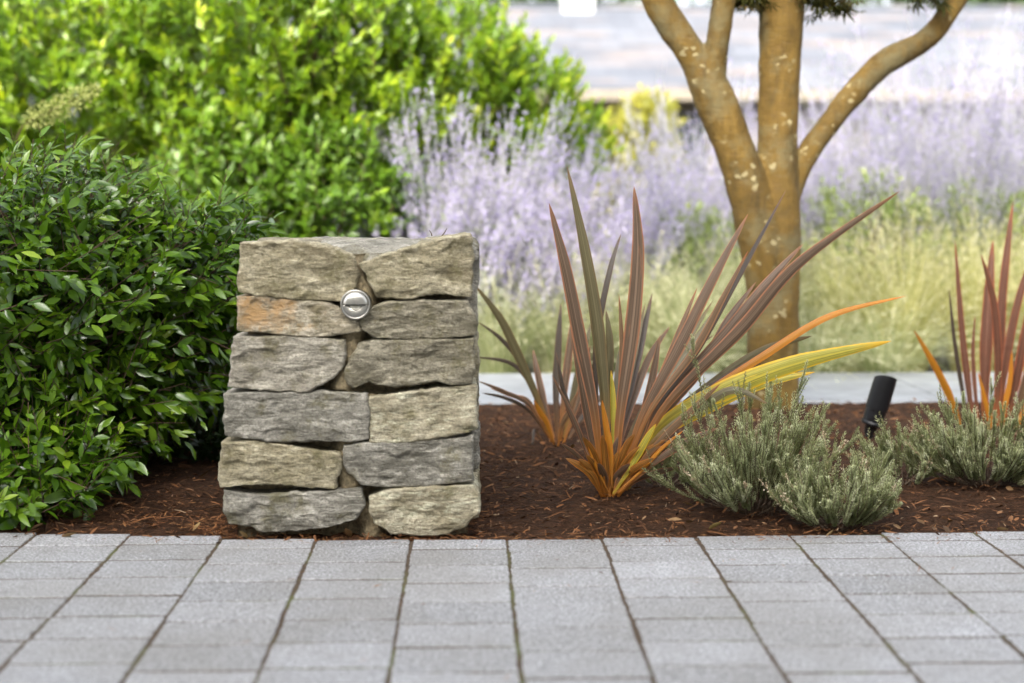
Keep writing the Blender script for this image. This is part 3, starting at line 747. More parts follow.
def stone(outline, O, U, N, depth, seed, mat, parent, relief=.016):
    """A split rock whose face has the given outline (s, z) in the plane through O spanned by U and the vertical; N points out of the wall."""
    r = random.Random(seed)
    pts = np.array(outline, float); pts = np.vstack([pts, pts[:1]])
    seg = np.linalg.norm(np.diff(pts, axis=0), axis=1); cum = np.concatenate([[0], np.cumsum(seg)])
    M = 150; t = np.linspace(0, cum[-1], M, endpoint=False)
    o = np.stack([np.interp(t, cum, pts[:, i]) for i in (0, 1)], 1)
    c = o.mean(0); o = c + (o - c) * (1 + .0055 / np.maximum(.02, np.linalg.norm(o - c, axis=1, keepdims=True)))
    for i in range(M):
        d = o[i] - c; d = d / max(1e-6, np.linalg.norm(d))
        o[i] += d * (.0045 * noise.noise(Vector((o[i][0] * 40, o[i][1] * 40, seed))) + .0032 * noise.noise(Vector((o[i][0] * 130, o[i][1] * 130, seed))))
    lo, hi = o.min(0), o.max(0); K = 20
    fc = np.array([(r.uniform(lo[0], hi[0]), r.uniform(lo[1], hi[1])) for _ in range(K)])
    fh = np.array([r.uniform(-.0055, .0055) for _ in range(K)])
    fg = np.array([(r.uniform(-.07, .07), r.uniform(-.17, .17)) for _ in range(K)])
    R = 26; V, F = [], []
    def height(s, z, e):
        w1 = .010 * noise.noise(Vector((s * 26, z * 26, seed)))
        d2 = ((s + w1 - fc[:, 0]) * .62) ** 2 + ((z + w1 - fc[:, 1]) * 1.25) ** 2
        wt = 1 / (d2 + 1e-5) ** 3.2; wt /= wt.sum()
        h = float((wt * (fh + fg[:, 0] * (s - fc[:, 0]) + fg[:, 1] * (z - fc[:, 1]))).sum())
        p = Vector((s * 11, seed * 3.1, z * 19)); q = Vector((s * 44, seed * 3.1, z * 62))
        h += relief * (.13 * noise.noise(p) + .22 * noise.noise(q) + .15 * noise.noise(q * 2.7))
        k = max(0, 1 - e / .006)
        return max(-.035, min(.02, h)) - .008 * k * k
    for j in range(R + 1):
        f = 1 - (1 - j / R) ** 1.5 if j else 0
        for i in range(M):
            s, z = c + (o[i] - c) * f
            e = (1 - f) * np.linalg.norm(o[i] - c)
            V.append(O + U * s + Vector((0, 0, z)) + N * height(s, z, e))
    for b in range(1, 7):
        for i in range(M):
            k = b / 6; sh = 1 - .02 * k - .05 * k ** 4
            s, z = c + (o[i] - c) * sh
            jit = .006 * noise.noise(Vector((i * .11, b * 1.7, seed)))
            d = (o[i] - c) / max(1e-6, np.linalg.norm(o[i] - c))
            s += d[0] * jit; z += d[1] * jit
            V.append(O + U * s + Vector((0, 0, z)) - N * (.016 + depth * k))
    L = R + 7
    for j in range(L - 1):
        for i in range(M):
            a, b2 = j * M + i, j * M + (i + 1) % M
            F.append((a, a + M, b2 + M, b2))
    F.append(tuple((L - 1) * M + i for i in range(M)))
    ob = mesh_np('stone', [tuple(v) for v in V], F, mat, parent)
    return ob

pillar = thing('stone_pillar', 'low square pillar of rough stacked tan and grey stones', 'stone pillar')
O0, UX, NF = Vector((0, YF, 0)), Vector((1, 0, 0)), Vector((0, -1, 0))
tops = []
for i, (kind, px) in enumerate(FRONT):
    pts = [P(u, v, YF) for u, v in px]
    ol = [(p.x, p.z) for p in pts]
    st = stone(ol, O0, UX, NF, .14 + .05 * (i % 3), 10 + i, SM[kind], pillar)
xl_t, xr_t = P(240, 270, YF).x, P(473, 270, YF).x
xl_b, xr_b = P(224, 490, YF).x, P(477, 490, YF).x
PD = .60                                             # depth of the pillar
ztop = P(350, 248, YF).z
rows = np.linspace(.0, ztop + .005, 7)
rk = random.Random(4)
def wonk(s0, s1, z0, z1, rr):
    out = []
    for (a, b, m) in (((s0, z0), (s1, z0), 6), ((s1, z0), (s1, z1), 3), ((s1, z1), (s0, z1), 6), ((s0, z1), (s0, z0), 3)):
        for k in range(m):
            t = k / m
            out.append((a[0] + (b[0] - a[0]) * t + rr.uniform(-.008, .008), a[1] + (b[1] - a[1]) * t + rr.uniform(-.006, .006)))
    return out
kinds = ['tan', 'grey', 'brown', 'sand', 'pale', 'grey', 'tan', 'brown']
sd = 60
for k in range(6):                                    # the sides and the back
    z0, z1 = rows[k] + .005, rows[k + 1] - .006
    zz = (z0 + z1) / 2; t = zz / ztop
    xl, xr = xl_b + (xl_t - xl_b) * t, xr_b + (xr_t - xr_b) * t
    cut = YF + .21 + .05 * (k % 3)
    stone(wonk(cut, YF + PD - .06, z0, z1, rk), Vector((xr + .006, 0, 0)), Vector((0, 1, 0)), Vector((1, 0, 0)), .15, sd, SM[kinds[k]], pillar); sd += 1
    stone(wonk(cut, YF + PD - .06, z0, z1, rk), Vector((xl - .004, 0, 0)), Vector((0, 1, 0)), Vector((-1, 0, 0)), .15, sd, SM[kinds[k + 2]], pillar); sd += 1
    m = xl + (xr - xl) * (.42 if k % 2 else .58)
    for a, b in ((xl, m - .008), (m + .008, xr)):
        stone(wonk(a, b, z0, z1, rk), Vector((0, YF + PD, 0)), UX, Vector((0, 1, 0)), .14, sd, SM[kinds[(sd) % 8]], pillar); sd += 1
# flat stones on top, behind the front course
def cap(px0, px1, y0, y1, z, th, seed, kind):
    xa, xb = px0, px1
    rr = random.Random(seed); n = 26
    V, F = [], []
    xs, ys = np.linspace(xa, xb, n), np.linspace(y0, y1, n)
    for lev in (0, 1):
        for j, y in enumerate(ys):
            for i, x in enumerate(xs):
                e = min(i, n - 1 - i, j, n - 1 - j)
                dz = .010 * noise.noise(Vector((x * 9, y * 9, seed))) + .005 * noise.noise(Vector((x * 40, y * 22, seed)))
                wob = .012 * noise.noise(Vector((x * 14, y * 14, seed + 9)))
                V.append((x + wob, y + wob, z + dz - (.012 if e == 0 else 0) - .028 * max(0, 1 - j / 6) ** 2 - lev * th))
    for j in range(n - 1):
        for i in range(n - 1):
            a = j * n + i; F.append((a, a + 1, a + n + 1, a + n)); b = a + n * n; F.append((b, b + n, b + n + 1, b + 1))
    def edge(a, b): F.append((a, a + n * n, b + n * n, b))
    for i in range(n - 1):
        edge(i + 1, i); edge((n - 1) * n + i, (n - 1) * n + i + 1); edge(i * n, (i + 1) * n); edge((i + 1) * n + n - 1, i * n + n - 1)
    return mesh_np('cap_stone', V, F, SM[kind], pillar)
cap(xl_t + .01, xl_t + .20, YF + .09, YF + .58, ztop - .014, .06, 3, 'grey')
cap(xl_t + .10, xr_t + .012, YF + .05, YF + .60, ztop + .004, .07, 5, 'grey')
# mortar core
def mortar():
    V, F = [], []
    n, m = 90, 110
    jo = []
    path = [(345, 258), (362, 290), (364, 322), (350, 335), (350, 360), (346, 378), (340, 392), (368, 396), (369, 410), (346, 450), (346, 470), (350, 500), (368, 520), (372, 535)]
    for u, v in path:
        p = P(u, v, YF); jo.append((p.x, p.z))
    jz = np.array([b for a, b in jo])[::-1]; jx = np.array([a for a, b in jo])[::-1]
    for k in range(m):
        z = -.06 + (P(352, 255, YF).z + .06) * k / (m - 1)
        t = max(0, z) / ztop
        xl, xr = xl_b + (xl_t - xl_b) * t + .02, xr_b + (xr_t - xr_b) * t - .022
        for i in range(n):
            x = xl + (xr - xl) * i / (n - 1)
            dx = abs(x - np.interp(z, jz, jx))
            rec = .075 - .052 * math.exp(-(dx / .034) ** 4) * (1.0 if z > .09 else .8)
            y = YF + rec + .006 * noise.noise(Vector((x * 40, z * 40, 1))) + .003 * noise.noise(Vector((x * 120, z * 120, 5)))
            V.append((x, y, z))
    for k in range(m - 1):
        for i in range(n - 1):
            a = k * n + i; F.append((a, a + 1, a + n + 1, a + n))
    # the rest of the core
    b = len(V)
    yb = YF + PD - .03
    V += [(xl_b + .02, yb, -.06), (xr_b - .022, yb, -.06), (xl_t + .02, yb, ztop - .03), (xr_t - .022, yb, ztop - .03)]
    tl, tr_ = (m - 1) * n, m * n - 1
    F.append(tuple([b, b + 2] + [k * n for k in range(m - 1, -1, -1)]))
    F.append(tuple([b + 3, b + 1] + [k * n + n - 1 for k in range(m)]))
    F.append(tuple([b + 2, b + 3] + [tl + i for i in range(n - 1, -1, -1)]))
    F.append((b + 1, b + 3, b + 2, b))
    return mesh_np('mortar', V, F, plain('tan_mortar', (.21, .17, .10), .95, 0, .55, 85, .012), pillar)
mortar()
# round metal step light set into the joint
def step_light():
    c = P(355.5, 304.5, YF - .012); R = 15.2 * YF / F_PX
    M = plain('brushed_steel', (.45, .435, .39), .30, 1., .1, 80); DK = plain('dark_recess', (.01, .01, .01), .6)
    GL = plain('frosted_lens', (.62, .60, .50), .25)
    def disc(name, prof, mat, parent, half=None):
        V, F = [], []; n = 48
        for (r, y) in prof:
            for k in range(n):
                a = 2 * math.pi * k / n; z = r * math.sin(a); x = r * math.cos(a)
                if half == 'up': z = max(z, .0016)
                if half == 'down': z = min(z, -.0022)
                V.append((x, -y, z))
        for j in range(len(prof) - 1):
            for k in range(n): F.append((j * n + k, j * n + (k + 1) % n, (j + 1) * n + (k + 1) % n, (j + 1) * n + k))
        F.append(tuple(range((len(prof) - 1) * n, len(prof) * n)))
        o = mesh_np(name, V, F, mat, parent); o.location = c if parent is pillar else (0, 0, 0); return o
    b = disc('step_light', [(R, -.05), (R, 0), (R * .98, .004), (R * .93, .0055), (R * .86, .005), (R * .84, .001), (R * .2, .0005)], M, pillar)
    disc('lower_face', [(R * .84, -.002), (R * .84, .004), (R * .80, .0045), (R * .05, .0045)], M, b, 'down')
    disc('slot', [(R * .80, .0008), (R * .02, .0012)], DK, b)
    V, F = [], []; n, m = 28, 12                        # the hood over the slot: half a dome
    rr = R * .84
    for j in range(m + 1):
        ph = math.pi / 2 * j / m
        for k in range(n + 1):
            th = math.pi * k / n
            V.append((rr * math.cos(th) * math.cos(ph * .98), -.003 - rr * .42 * math.sin(ph), rr * math.sin(th) * math.cos(ph * .98) * .98 + .0012))
    for j in range(m):
        for k in range(n): a = j * (n + 1) + k; F.append((a, a + 1, a + n + 2, a + n + 1))
    mesh_np('hood', V, F, M, b)
    lens = disc('lens', [(R * .36, .004), (R * .36, .0062), (R * .32, .0066), (R * .02, .0066)], GL, b, 'down')
step_light()

# ------------------------------------------------------------------ maple
TY = G(772, 414).y
def bark_mat():
    m, nt, b, out = new_mat('maple_bark')
    co = coords(nt); st = coords(nt, (1, 1, .35)); ho = coords(nt, (1, 1, 4))
    n1 = noise_tex(nt, st, 9, 6, .65, .4); n2 = noise_tex(nt, ho, 26, 5, .6); n3 = noise_tex(nt, co, 130, 5, .7)
    c = ramp(nt, n1, [(.28, (.045, .031, .009)), (.5, (.115, .070, .014)), (.72, (.19, .122, .028))])
    c = mixc(nt, ramp(nt, n2, [(.34, (.3,) * 3), (.48, (0,) * 3)]), c, (.10, .06, .028))
    fis = noise_tex(nt, coords(nt, (1, 1, .13)), 70, 6, .75, .5)
    c = mixc(nt, ramp(nt, fis, [(.34, (.4,) * 3), (.48, (0,) * 3)]), c, (.055, .036, .016))
    gr = noise_tex(nt, co, 5.5, 6, .7)
    c = mixc(nt, ramp(nt, gr, [(.48, (0,) * 3), (.62, (.7,) * 3)]), c, (.125, .11, .058))
    vo = nd(nt, 'ShaderNodeTexVoronoi'); vo.inputs['Scale'].default_value = 25; vo.inputs['Randomness'].default_value = 1
    vm = coords(nt, (1, 1, 1.25)); wn_ = nd(nt, 'ShaderNodeTexNoise'); wn_.inputs['Scale'].default_value = 40
    nt.links.new(vm, wn_.inputs['Vector'])
    va = nd(nt, 'ShaderNodeVectorMath', operation='MULTIPLY_ADD'); nt.links.new(wn_.outputs['Color'], va.inputs[0]); va.inputs[1].default_value = (.035,) * 3; nt.links.new(vm, va.inputs[2])
    nt.links.new(va.outputs[0], vo.inputs['Vector'])
    spot = ramp(nt, vo.outputs['Distance'], [(.24, (.85,) * 3), (.31, (0,) * 3)])
    where = ramp(nt, noise_tex(nt, co, 6, 3), [(.53, (0,) * 3), (.59, (1,) * 3)])
    c = mixc(nt, mixc(nt, 1.0, spot, where, 'MULTIPLY'), c, (.28, .24, .13))
    nt.links.new(c, b.inputs['Base Color']); b.inputs['Roughness'].default_value = .8; b.inputs['Specular IOR Level'].default_value = .25
    p = bump(nt, n2, .5, .008, b); p = bump(nt, fis, .45, .005, b, p); bump(nt, n3, .6, .004, b, p)
    return m
BARK = bark_mat()
maple = thing('maple_tree', 'multi stemmed tree with golden brown lichen spotted bark in the mulch bed', 'tree')
def limb(px, yo=(0, 0)):
    pts = np.array([tuple(P(u, v, TY + yo[0] + (yo[1] - yo[0]) * i / (len(px) - 1))) for i, (u, v, r) in enumerate(px)])
    rad = np.array([r * TY / F_PX for u, v, r in px])
    k = np.arange(len(px)); kk = np.linspace(0, len(px) - 1, 6 * len(px))
    def cr(A):
        A = np.asarray(A, float); i0 = np.clip(kk.astype(int), 0, len(px) - 2); f = kk - i0
        g = lambda j: A[np.clip(j, 0, len(px) - 1)]
        f = f[:, None] if A.ndim > 1 else f
        p0, p1, p2, p3 = g(i0 - 1), g(i0), g(i0 + 1), g(i0 + 2)
        return .5 * (2 * p1 + (p2 - p0) * f + (2 * p0 - 5 * p1 + 4 * p2 - p3) * f * f + (3 * p1 - p0 - 3 * p2 + p3) * f ** 3)
    return cr(pts), cr(rad)
LIMBS = [
    [(771, 440, 33), (771, 415, 29), (772, 380, 26.5), (773, 330, 26), (773, 280, 26.5), (774, 235, 27), (776, 200, 23.5), (777, 160, 20.5), (778, 110, 20), (780, 60, 21), (782, 0, 22), (784, -60, 20), (778, -130, 16)],
    [(768, 285, 22), (762, 240, 24), (750, 195, 21.5), (735, 150, 19.5), (720, 112, 20), (708, 84, 19.5), (694, 58, 15.5), (678, 34, 15), (662, 10, 14.5), (648, -20, 14), (625, -75, 12), (590, -140, 9)],
    [(718, 120, 11), (714, 95, 14), (714, 70, 12.5), (718, 40, 11.5), (723, 5, 11.5), (730, -35, 10), (722, -90, 9), (735, -150, 7)],
    [(776, 275, 15), (781, 232, 15), (788, 196, 14), (800, 166, 12), (818, 138, 11), (835, 116, 11.5), (848, 100, 12), (862, 84, 12.5), (878, 68, 12.5), (892, 58, 13), (906, 51, 12), (925, 40, 11), (942, 22, 10.5), (955, 2, 10), (975, -35, 9), (1010, -90, 7)],
]
tq = Quads()
for k, l in enumerate(LIMBS):
    p, r = limb(l, ((0, 0), (-.02, -.12), (-.05, -.2), (.02, .12))[k])
    tq.tube(p, r, 20)
raw = tq.build('trunk', BARK, maple)
def merge_remesh(o, voxel, smooth_n):
    # caps close each tube before the remesh welds them into one skin
    import bmesh
    bm = bmesh.new(); bm.from_mesh(o.data)
    bmesh.ops.holes_fill(bm, edges=[e for e in bm.edges if e.is_boundary], sides=0)
    bmesh.ops.recalc_face_normals(bm, faces=bm.faces)
    bm.to_mesh(o.data); bm.free()
    md = o.modifiers.new('r', 'REMESH'); md.mode = 'VOXEL'; md.voxel_size = voxel; md.use_smooth_shade = True
    ms = o.modifiers.new('s', 'SMOOTH'); ms.iterations = smooth_n; ms.factor = .5
    dg = bpy.context.evaluated_depsgraph_get()
    me = bpy.data.meshes.new_from_object(o.evaluated_get(dg))
    o.modifiers.clear(); old = o.data; o.data = me; bpy.data.meshes.remove(old)
    n = len(me.vertices); co = np.empty(n * 3, np.float32); no = np.empty(n * 3, np.float32)
    me.vertices.foreach_get('co', co); me.vertices.foreach_get('normal', no)
    co = co.reshape(-1, 3); no = no.reshape(-1, 3)
    am = np.array([.004 * noise.noise(Vector(c) * 14) + .0016 * noise.noise(Vector(c) * 45) for c in co.tolist()])
    me.vertices.foreach_set('co', (co + no * am[:, None]).astype(np.float32).ravel()); me.update()
    me.polygons.foreach_set('use_smooth', np.ones(len(me.polygons), bool))
    if not me.materials: me.materials.append(BARK)
merge_remesh(raw, .0065, 6)
MAPLE = leaf_mat('maple_leaf', [(0, (.018, .020, .007)), (.5, (.040, .045, .010)), (.85, (.08, .06, .014)), (1, (.16, .045, .014))], .8, .25, .1)
def crown():
    rg = np.random.default_rng(8)
    V, F = [], []
    for a, l in ((-115, .5), (-75, .75), (-36, .95), (0, 1.05), (36, .95), (75, .75), (115, .5)):
        a = math.radians(a); c, s_ = math.cos(a), math.sin(a); b = len(V)
        for x, y, z in ((.05, 0, 0), (.45 * l, -.085, .02), (l, 0, -.22 * l), (.45 * l, .085, .02)): V.append((x * c - y * s_, x * s_ + y * c, z))
        F.append((b, b + 1, b + 2, b + 3))
    tV, tF = np.array(V), np.array(F)
    q, s = Quads(), Quads()
    cx, cy = P(780, 0, TY).x, TY
    n = 3300
    lay = rg.random(n)
    d = nrm(rg.normal(size=(n, 3))); p = np.array([cx + .05, cy, 2.65]) + d * np.array([1.6, 1.5, .85]) * rg.uniform(.45, 1, (n, 1)) ** .6
    p = p[p[:, 2] > 1.80]
    ends = p[rg.choice(len(p), 90, replace=False)]
    top = [np.array(P(l[-1][0], l[-1][1], TY)) for l in LIMBS]
    for e in ends:
        b0 = min(top, key=lambda t_: np.linalg.norm(t_ - e)); mid = (b0 + e) / 2 + rg.normal(0, .06, 3) + np.array([0, 0, .08])
        tt = np.linspace(0, 1, 7)[:, None]
        s.tube((1 - tt) ** 2 * b0 + 2 * tt * (1 - tt) * mid + tt * tt * e, np.linspace(.014, .003, 7), 5)
    # low sprigs that hang into view
    for (u, v, y, k, sp) in ((750, 0, TY - .05, 44, 10), (826, 3, TY + .02, 60, 11), (805, -5, TY - .02, 30, 9), (738, -3, TY, 24, 8), (925, -5, TY + .05, 34, 10)):
        c = np.array(P(u, v, y)); o = c + rg.normal(0, 1, (k, 3)) * np.array([sp, sp, sp * .55]) * TY / F_PX
        p = np.vstack([p, o])
        root = min(tq.V, key=lambda a: np.linalg.norm(a - c, axis=1).min()); root = root[np.argmin(np.linalg.norm(root - c, axis=1))]
        s.tube([root, (root + c) / 2 + (0, 0, .02), c], [.006, .004, .002], 5)
    m = len(p)
    ld = nrm(np.stack([rg.normal(0, 1, m), rg.normal(0, 1, m), rg.normal(-.5, .3, m)], 1))
    X, Yv, Z = frames(ld, nrm(rg.normal(0, .35, (m, 3)) + np.array([0, 0, 1.])))
    q.place(tV, tF, p, X, Yv, Z, rg.uniform(.045, .068, m), np.clip(rg.normal(.45, .25, m), 0, 1))
    s.build('twigs', BARK, maple); q.build('crown', MAPLE, maple)
crown()

# ------------------------------------------------------------------ flax
def flax_mat(name, core, stripe, margin, tipc, basec, trans=.32):
    m, nt, b, out = new_mat(name)
    ac = nd(nt, 'ShaderNodeAttribute', attribute_name='ac'); al = nd(nt, 'ShaderNodeAttribute', attribute_name='al'); rn = nd(nt, 'ShaderNodeAttribute', attribute_name='rnd')
    cb = nd(nt, 'ShaderNodeCombineXYZ'); mu = nd(nt, 'ShaderNodeMath', operation='MULTIPLY'); mu.inputs[1].default_value = 37
    nt.links.new(rn.outputs['Fac'], mu.inputs[0])
    nt.links.new(ac.outputs['Fac'], cb.inputs[0]); nt.links.new(al.outputs['Fac'], cb.inputs[1]); nt.links.new(mu.outputs[0], cb.inputs[2])
    mp = nd(nt, 'ShaderNodeMapping'); mp.inputs['Scale'].default_value = (4.5, .9, 1); nt.links.new(cb.outputs[0], mp.inputs[0])
    s1 = noise_tex(nt, mp.outputs[0], 1.6, 6, .7); 
    mp2 = nd(nt, 'ShaderNodeMapping'); mp2.inputs['Scale'].default_value = (1.2, 5, 1); nt.links.new(cb.outputs[0], mp2.inputs[0])
    s2 = noise_tex(nt, mp2.outputs[0], 1.5, 5, .65)
    c = ramp(nt, s1, [(.34, tuple(x * .45 for x in core)), (.5, core), (.66, stripe)])
    ab = nd(nt, 'ShaderNodeMath', operation='ABSOLUTE'); nt.links.new(ac.outputs['Fac'], ab.inputs[0])
    c = mixc(nt, ramp(nt, ab.outputs[0], [(.72, (0,) * 3), (.93, (.85,) * 3)]), c, margin)
    c = mixc(nt, ramp(nt, ab.outputs[0], [(.03, (.5,) * 3), (.12, (0,) * 3)]), c, stripe)
    c = mixc(nt, ramp(nt, s2, [(.6, (0,) * 3), (.75, (.5,) * 3)]), c, margin)
    c = mixc(nt, ramp(nt, al.outputs['Fac'], [(.88, (0,) * 3), (1, (.9,) * 3)]), c, tipc)
    c = mixc(nt, ramp(nt, al.outputs['Fac'], [(.04, (.9,) * 3), (.34, (0,) * 3)]), c, basec)  # warm orange glow at the foot is painted into the blade colour
    nt.links.new(c, b.inputs['Base Color']); b.inputs['Roughness'].default_value = .42; b.inputs['Specular IOR Level'].default_value = .45
    bump(nt, s1, .35, .003, b)
    tr = nd(nt, 'ShaderNodeBsdfTranslucent'); nt.links.new(c, tr.inputs['Color'])
    mx = nd(nt, 'ShaderNodeMixShader'); mx.inputs[0].default_value = trans
    nt.links.new(b.outputs[0], mx.inputs[1]); nt.links.new(tr.outputs[0], mx.inputs[2]); nt.links.new(mx.outputs[0], out.inputs['Surface'])
    return m
FX = {'b': flax_mat('bronze_flax', (.115, .074, .046), (.21, .145, .095), (.40, .165, .08), (.27, .11, .045), (.46, .17, .02)),
      'o': flax_mat('olive_flax', (.115, .098, .048), (.165, .145, .075), (.17, .115, .05), (.2, .12, .05), (.40, .19, .03)),
      'r': flax_mat('red_flax', (.14, .085, .045), (.25, .155, .08), (.40, .17, .07), (.36, .11, .04), (.45, .17, .03)),
      'y': flax_mat('yellow_flax', (.36, .34, .06), (.66, .50, .06), (.82, .50, .02), (.80, .42, .02), (.40, .26, .03), .35),
      'O': flax_mat('orange_flax', (.48, .19, .02), (.62, .29, .03), (.62, .20, .018), (.55, .16, .02), (.34, .14, .03), .35),
      'R': flax_mat('deep_red_flax', (.13, .055, .034), (.24, .115, .07), (.40, .12, .05), (.34, .09, .03), (.46, .14, .02)),
      'S': flax_mat('orange_brown_sheath', (.20, .085, .018), (.46, .21, .04), (.50, .17, .02), (.30, .14, .05), (.30, .10, .014)),
      'd': flax_mat('dark_flax', (.055, .042, .032), (.10, .078, .055), (.14, .07, .035), (.16, .08, .04), (.22, .10, .03))}
class Blades:
    def __init__(s): s.d = {}
    def leaf(s, kind, px, width, y0, y1, twist=.3, keel=.28, seed=0, arc=0.0, full=.5, squeeze=(612, 1.0)):
        """px: picture points from base to tip; width in picture pixels at the widest place."""
        n = 30; m = len(px)
        k = np.linspace(0, m - 1, n); i0 = np.clip(k.astype(int), 0, m - 2); f = (k - i0)[:, None]
        A = np.array(px, float); A[0, 0] = squeeze[0] + (A[0, 0] - squeeze[0]) * squeeze[1]; A[1, 0] = squeeze[0] + (A[1, 0] - squeeze[0]) * (1 + squeeze[1] * 2) / 3 * 1.0 if len(px) > 4 else A[1, 0]; g = lambda j: A[np.clip(j, 0, m - 1)]
        p0, p1, p2, p3 = g(i0 - 1), g(i0), g(i0 + 1), g(i0 + 2)
        q = .5 * (2 * p1 + (p2 - p0) * f + (2 * p0 - 5 * p1 + 4 * p2 - p3) * f * f + (3 * p1 - p0 - 3 * p2 + p3) * f ** 3)
        t = np.linspace(0, 1, n); Y = y0 + (y1 - y0) * t + arc * np.sin(math.pi * t)
        W = np.array([tuple(P(u, v, y)) for (u, v), y in zip(q, Y)])
        tan = nrm(np.gradient(W, axis=0)); view = nrm(W - np.array(CAM))
        side = nrm(np.cross(tan, view)); nn = np.cross(side, tan)
        ang = twist * (.4 + .6 * t)
        sd_ = np.cos(ang)[:, None] * side + np.sin(ang)[:, None] * nn; n2 = np.cross(sd_, tan)
        hw = width * .335 * Y / F_PX * np.interp(t, [0, .12, full, .75, .92, 1], [.30, .36, 1, .80, .34, .02])
        ac = np.array([-1, -.55, 0, .55, 1]); dp = np.array([.0, .55, 1, .55, 0]) * keel
        V = W[:, None] + sd_[:, None] * (ac[None, :, None] * hw[:, None, None]) - n2[:, None] * (dp[None, :, None] * hw[:, None, None])
        F = [(i * 5 + j, i * 5 + j + 1, i * 5 + 5 + j + 1, i * 5 + 5 + j) for i in range(n - 1) for j in range(4)]
        d = s.d.setdefault(kind, [[], [], [], [], [], 0])
        d[0].append(V.reshape(-1, 3)); d[1].append(np.array(F) + d[5]); d[2].append(np.full(len(F), (seed * .618) % 1)); d[3].append(np.tile(ac, n)); d[4].append(np.repeat(t, 5)); d[5] += n * 5
    def build(s, parent):
        nm = {'b': 'bronze_blades', 'o': 'olive_blades', 'r': 'red_blades', 'S': 'sheath', 'R': 'deep_red_blades', 'y': 'yellow_blade', 'O': 'orange_blades', 'd': 'dark_blades'}
        for kind, d in s.d.items():
            mesh_np(nm[kind], np.concatenate(d[0]), np.concatenate(d[1]), FX[kind], parent, np.concatenate(d[2]), True, {'ac': np.concatenate(d[3]), 'al': np.concatenate(d[4])})

fy = G(612, 492).y
fl = thing('flax_plant', 'large bronze and olive flax with a long yellow blade, orange at its base', 'flax plant', 'flax plants in the mulch')
B = Blades()
FRONT_FLAX = [
    ('o', [(602, 490), (604, 420), (598, 330), (585, 250), (567, 166)], 21, -.02, .02, .35),
    ('b', [(596, 490), (590, 420), (580, 340), (565, 265), (549, 203)], 22, -.05, -.10, -.3),
    ('b', [(618, 490), (622, 420), (632, 330), (638, 250), (634, 186)], 24, -.01, .05, .15),
    ('d', [(604, 480), (592, 420), (597, 340), (610, 270), (621, 234)], 11, .10, .25, .4),
    ('r', [(618, 470), (620, 400), (622, 350), (619, 294)], 9, .02, .1, .3),
    ('b', [(628, 492), (648, 425), (680, 345), (715, 275), (748, 214)], 20, -.04, -.08, .5),
    ('d', [(632, 488), (665, 420), (700, 345), (745, 265), (786, 190)], 13, -.0, -.0, .8),
    ('b', [(634, 490), (680, 410), (740, 330), (800, 262), (900, 191)], 20, -.05, -.2, -.25),
    ('b', [(632, 488), (672, 410), (720, 340), (765, 285), (803, 244)], 18, .02, .0, .3),
    ('r', [(628, 488), (660, 415), (695, 350), (722, 300), (748, 251)], 12, -.06, -.14, .4),
    ('r', [(624, 488), (645, 420), (672, 350), (697, 288)], 12, -.02, .05, .3),
    ('b', [(630, 490), (665, 430), (700, 370), (728, 320), (756, 282)], 16, .03, .08, .5),
    ('y', [(636, 488), (680, 425), (730, 388), (800, 362), (891, 341)], 32, -.02, -.12, -.2),
    ('y', [(634, 488), (668, 440), (705, 408), (760, 384), (815, 372)], 22, .03, .04, .2),
    ('O', [(636, 486), (700, 415), (765, 355), (830, 316), (906, 296)], 12, .02, -.02, .3),
    ('d', [(636, 486), (700, 410), (755, 360), (810, 326), (872, 301)], 10, .03, .05, .5),
    ('o', [(634, 488), (680, 425), (730, 372), (770, 348), (812, 336)], 18, .04, .1, -.3),
    ('o', [(634, 490), (670, 440), (705, 404), (735, 390), (768, 404)], 15, -.07, -.18, .3),
    ('O', [(612, 488), (611, 455), (606, 425), (602, 400)], 10, -.09, -.11, .3),
    ('b', [(592, 486), (586, 450), (572, 415), (552, 375)], 8, -.05, -.09, .4),
    ('y', [(614, 494), (632, 465), (646, 440), (656, 424)], 12, -.10, -.14, .3),
    ('O', [(616, 494), (640, 472), (662, 448), (684, 430)], 6, -.11, -.16, .3),
    ('r', [(620, 490), (632, 455), (645, 425), (652, 402)], 10, -.06, -.08, .3),
    ('O', [(608, 494), (600, 475), (594, 462), (588, 446)], 5, -.11, -.14, .3),
    ('y', [(612, 488), (614, 440), (613, 400), (611, 370)], 10, .0, .02, .3),
    ('b', [(600, 488), (592, 440), (581, 380), (571, 330)], 13, .06, .14, .3),
    ('o', [(606, 485), (606, 420), (610, 350), (606, 310)], 14, .08, .15, .3),
    ('b', [(624, 488), (640, 430), (652, 380), (660, 335)], 14, .06, .12, .3),
    ('d', [(590, 484), (582, 440), (566, 400), (556, 352)], 10, .05, .12, .3),
    ('r', [(622, 492), (650, 452), (690, 412), (720, 384)], 12, -.09, -.2, .3),
    ('b', [(622, 494), (655, 462), (690, 440), (718, 428)], 12, -.10, -.2, .3),
]
for i, (k, px, wd_, ya, yb, tw) in enumerate(FRONT_FLAX): B.leaf(k, px, wd_, fy + ya, fy + yb, tw, seed=i + 1, squeeze=(612, .62))
rr = random.Random(9)
for i in range(7):                                   # the far side of the fan
    a = rr.uniform(-35, 110); B.leaf(rr.choice('bod'), [(610, 482), (610 + a * .3, 420), (610 + a * .7, 360), (610 + a * 1.1, rr.uniform(290, 340))], rr.uniform(12, 18), fy + .05, fy + rr.uniform(.25, .55), .4, seed=50 + i)
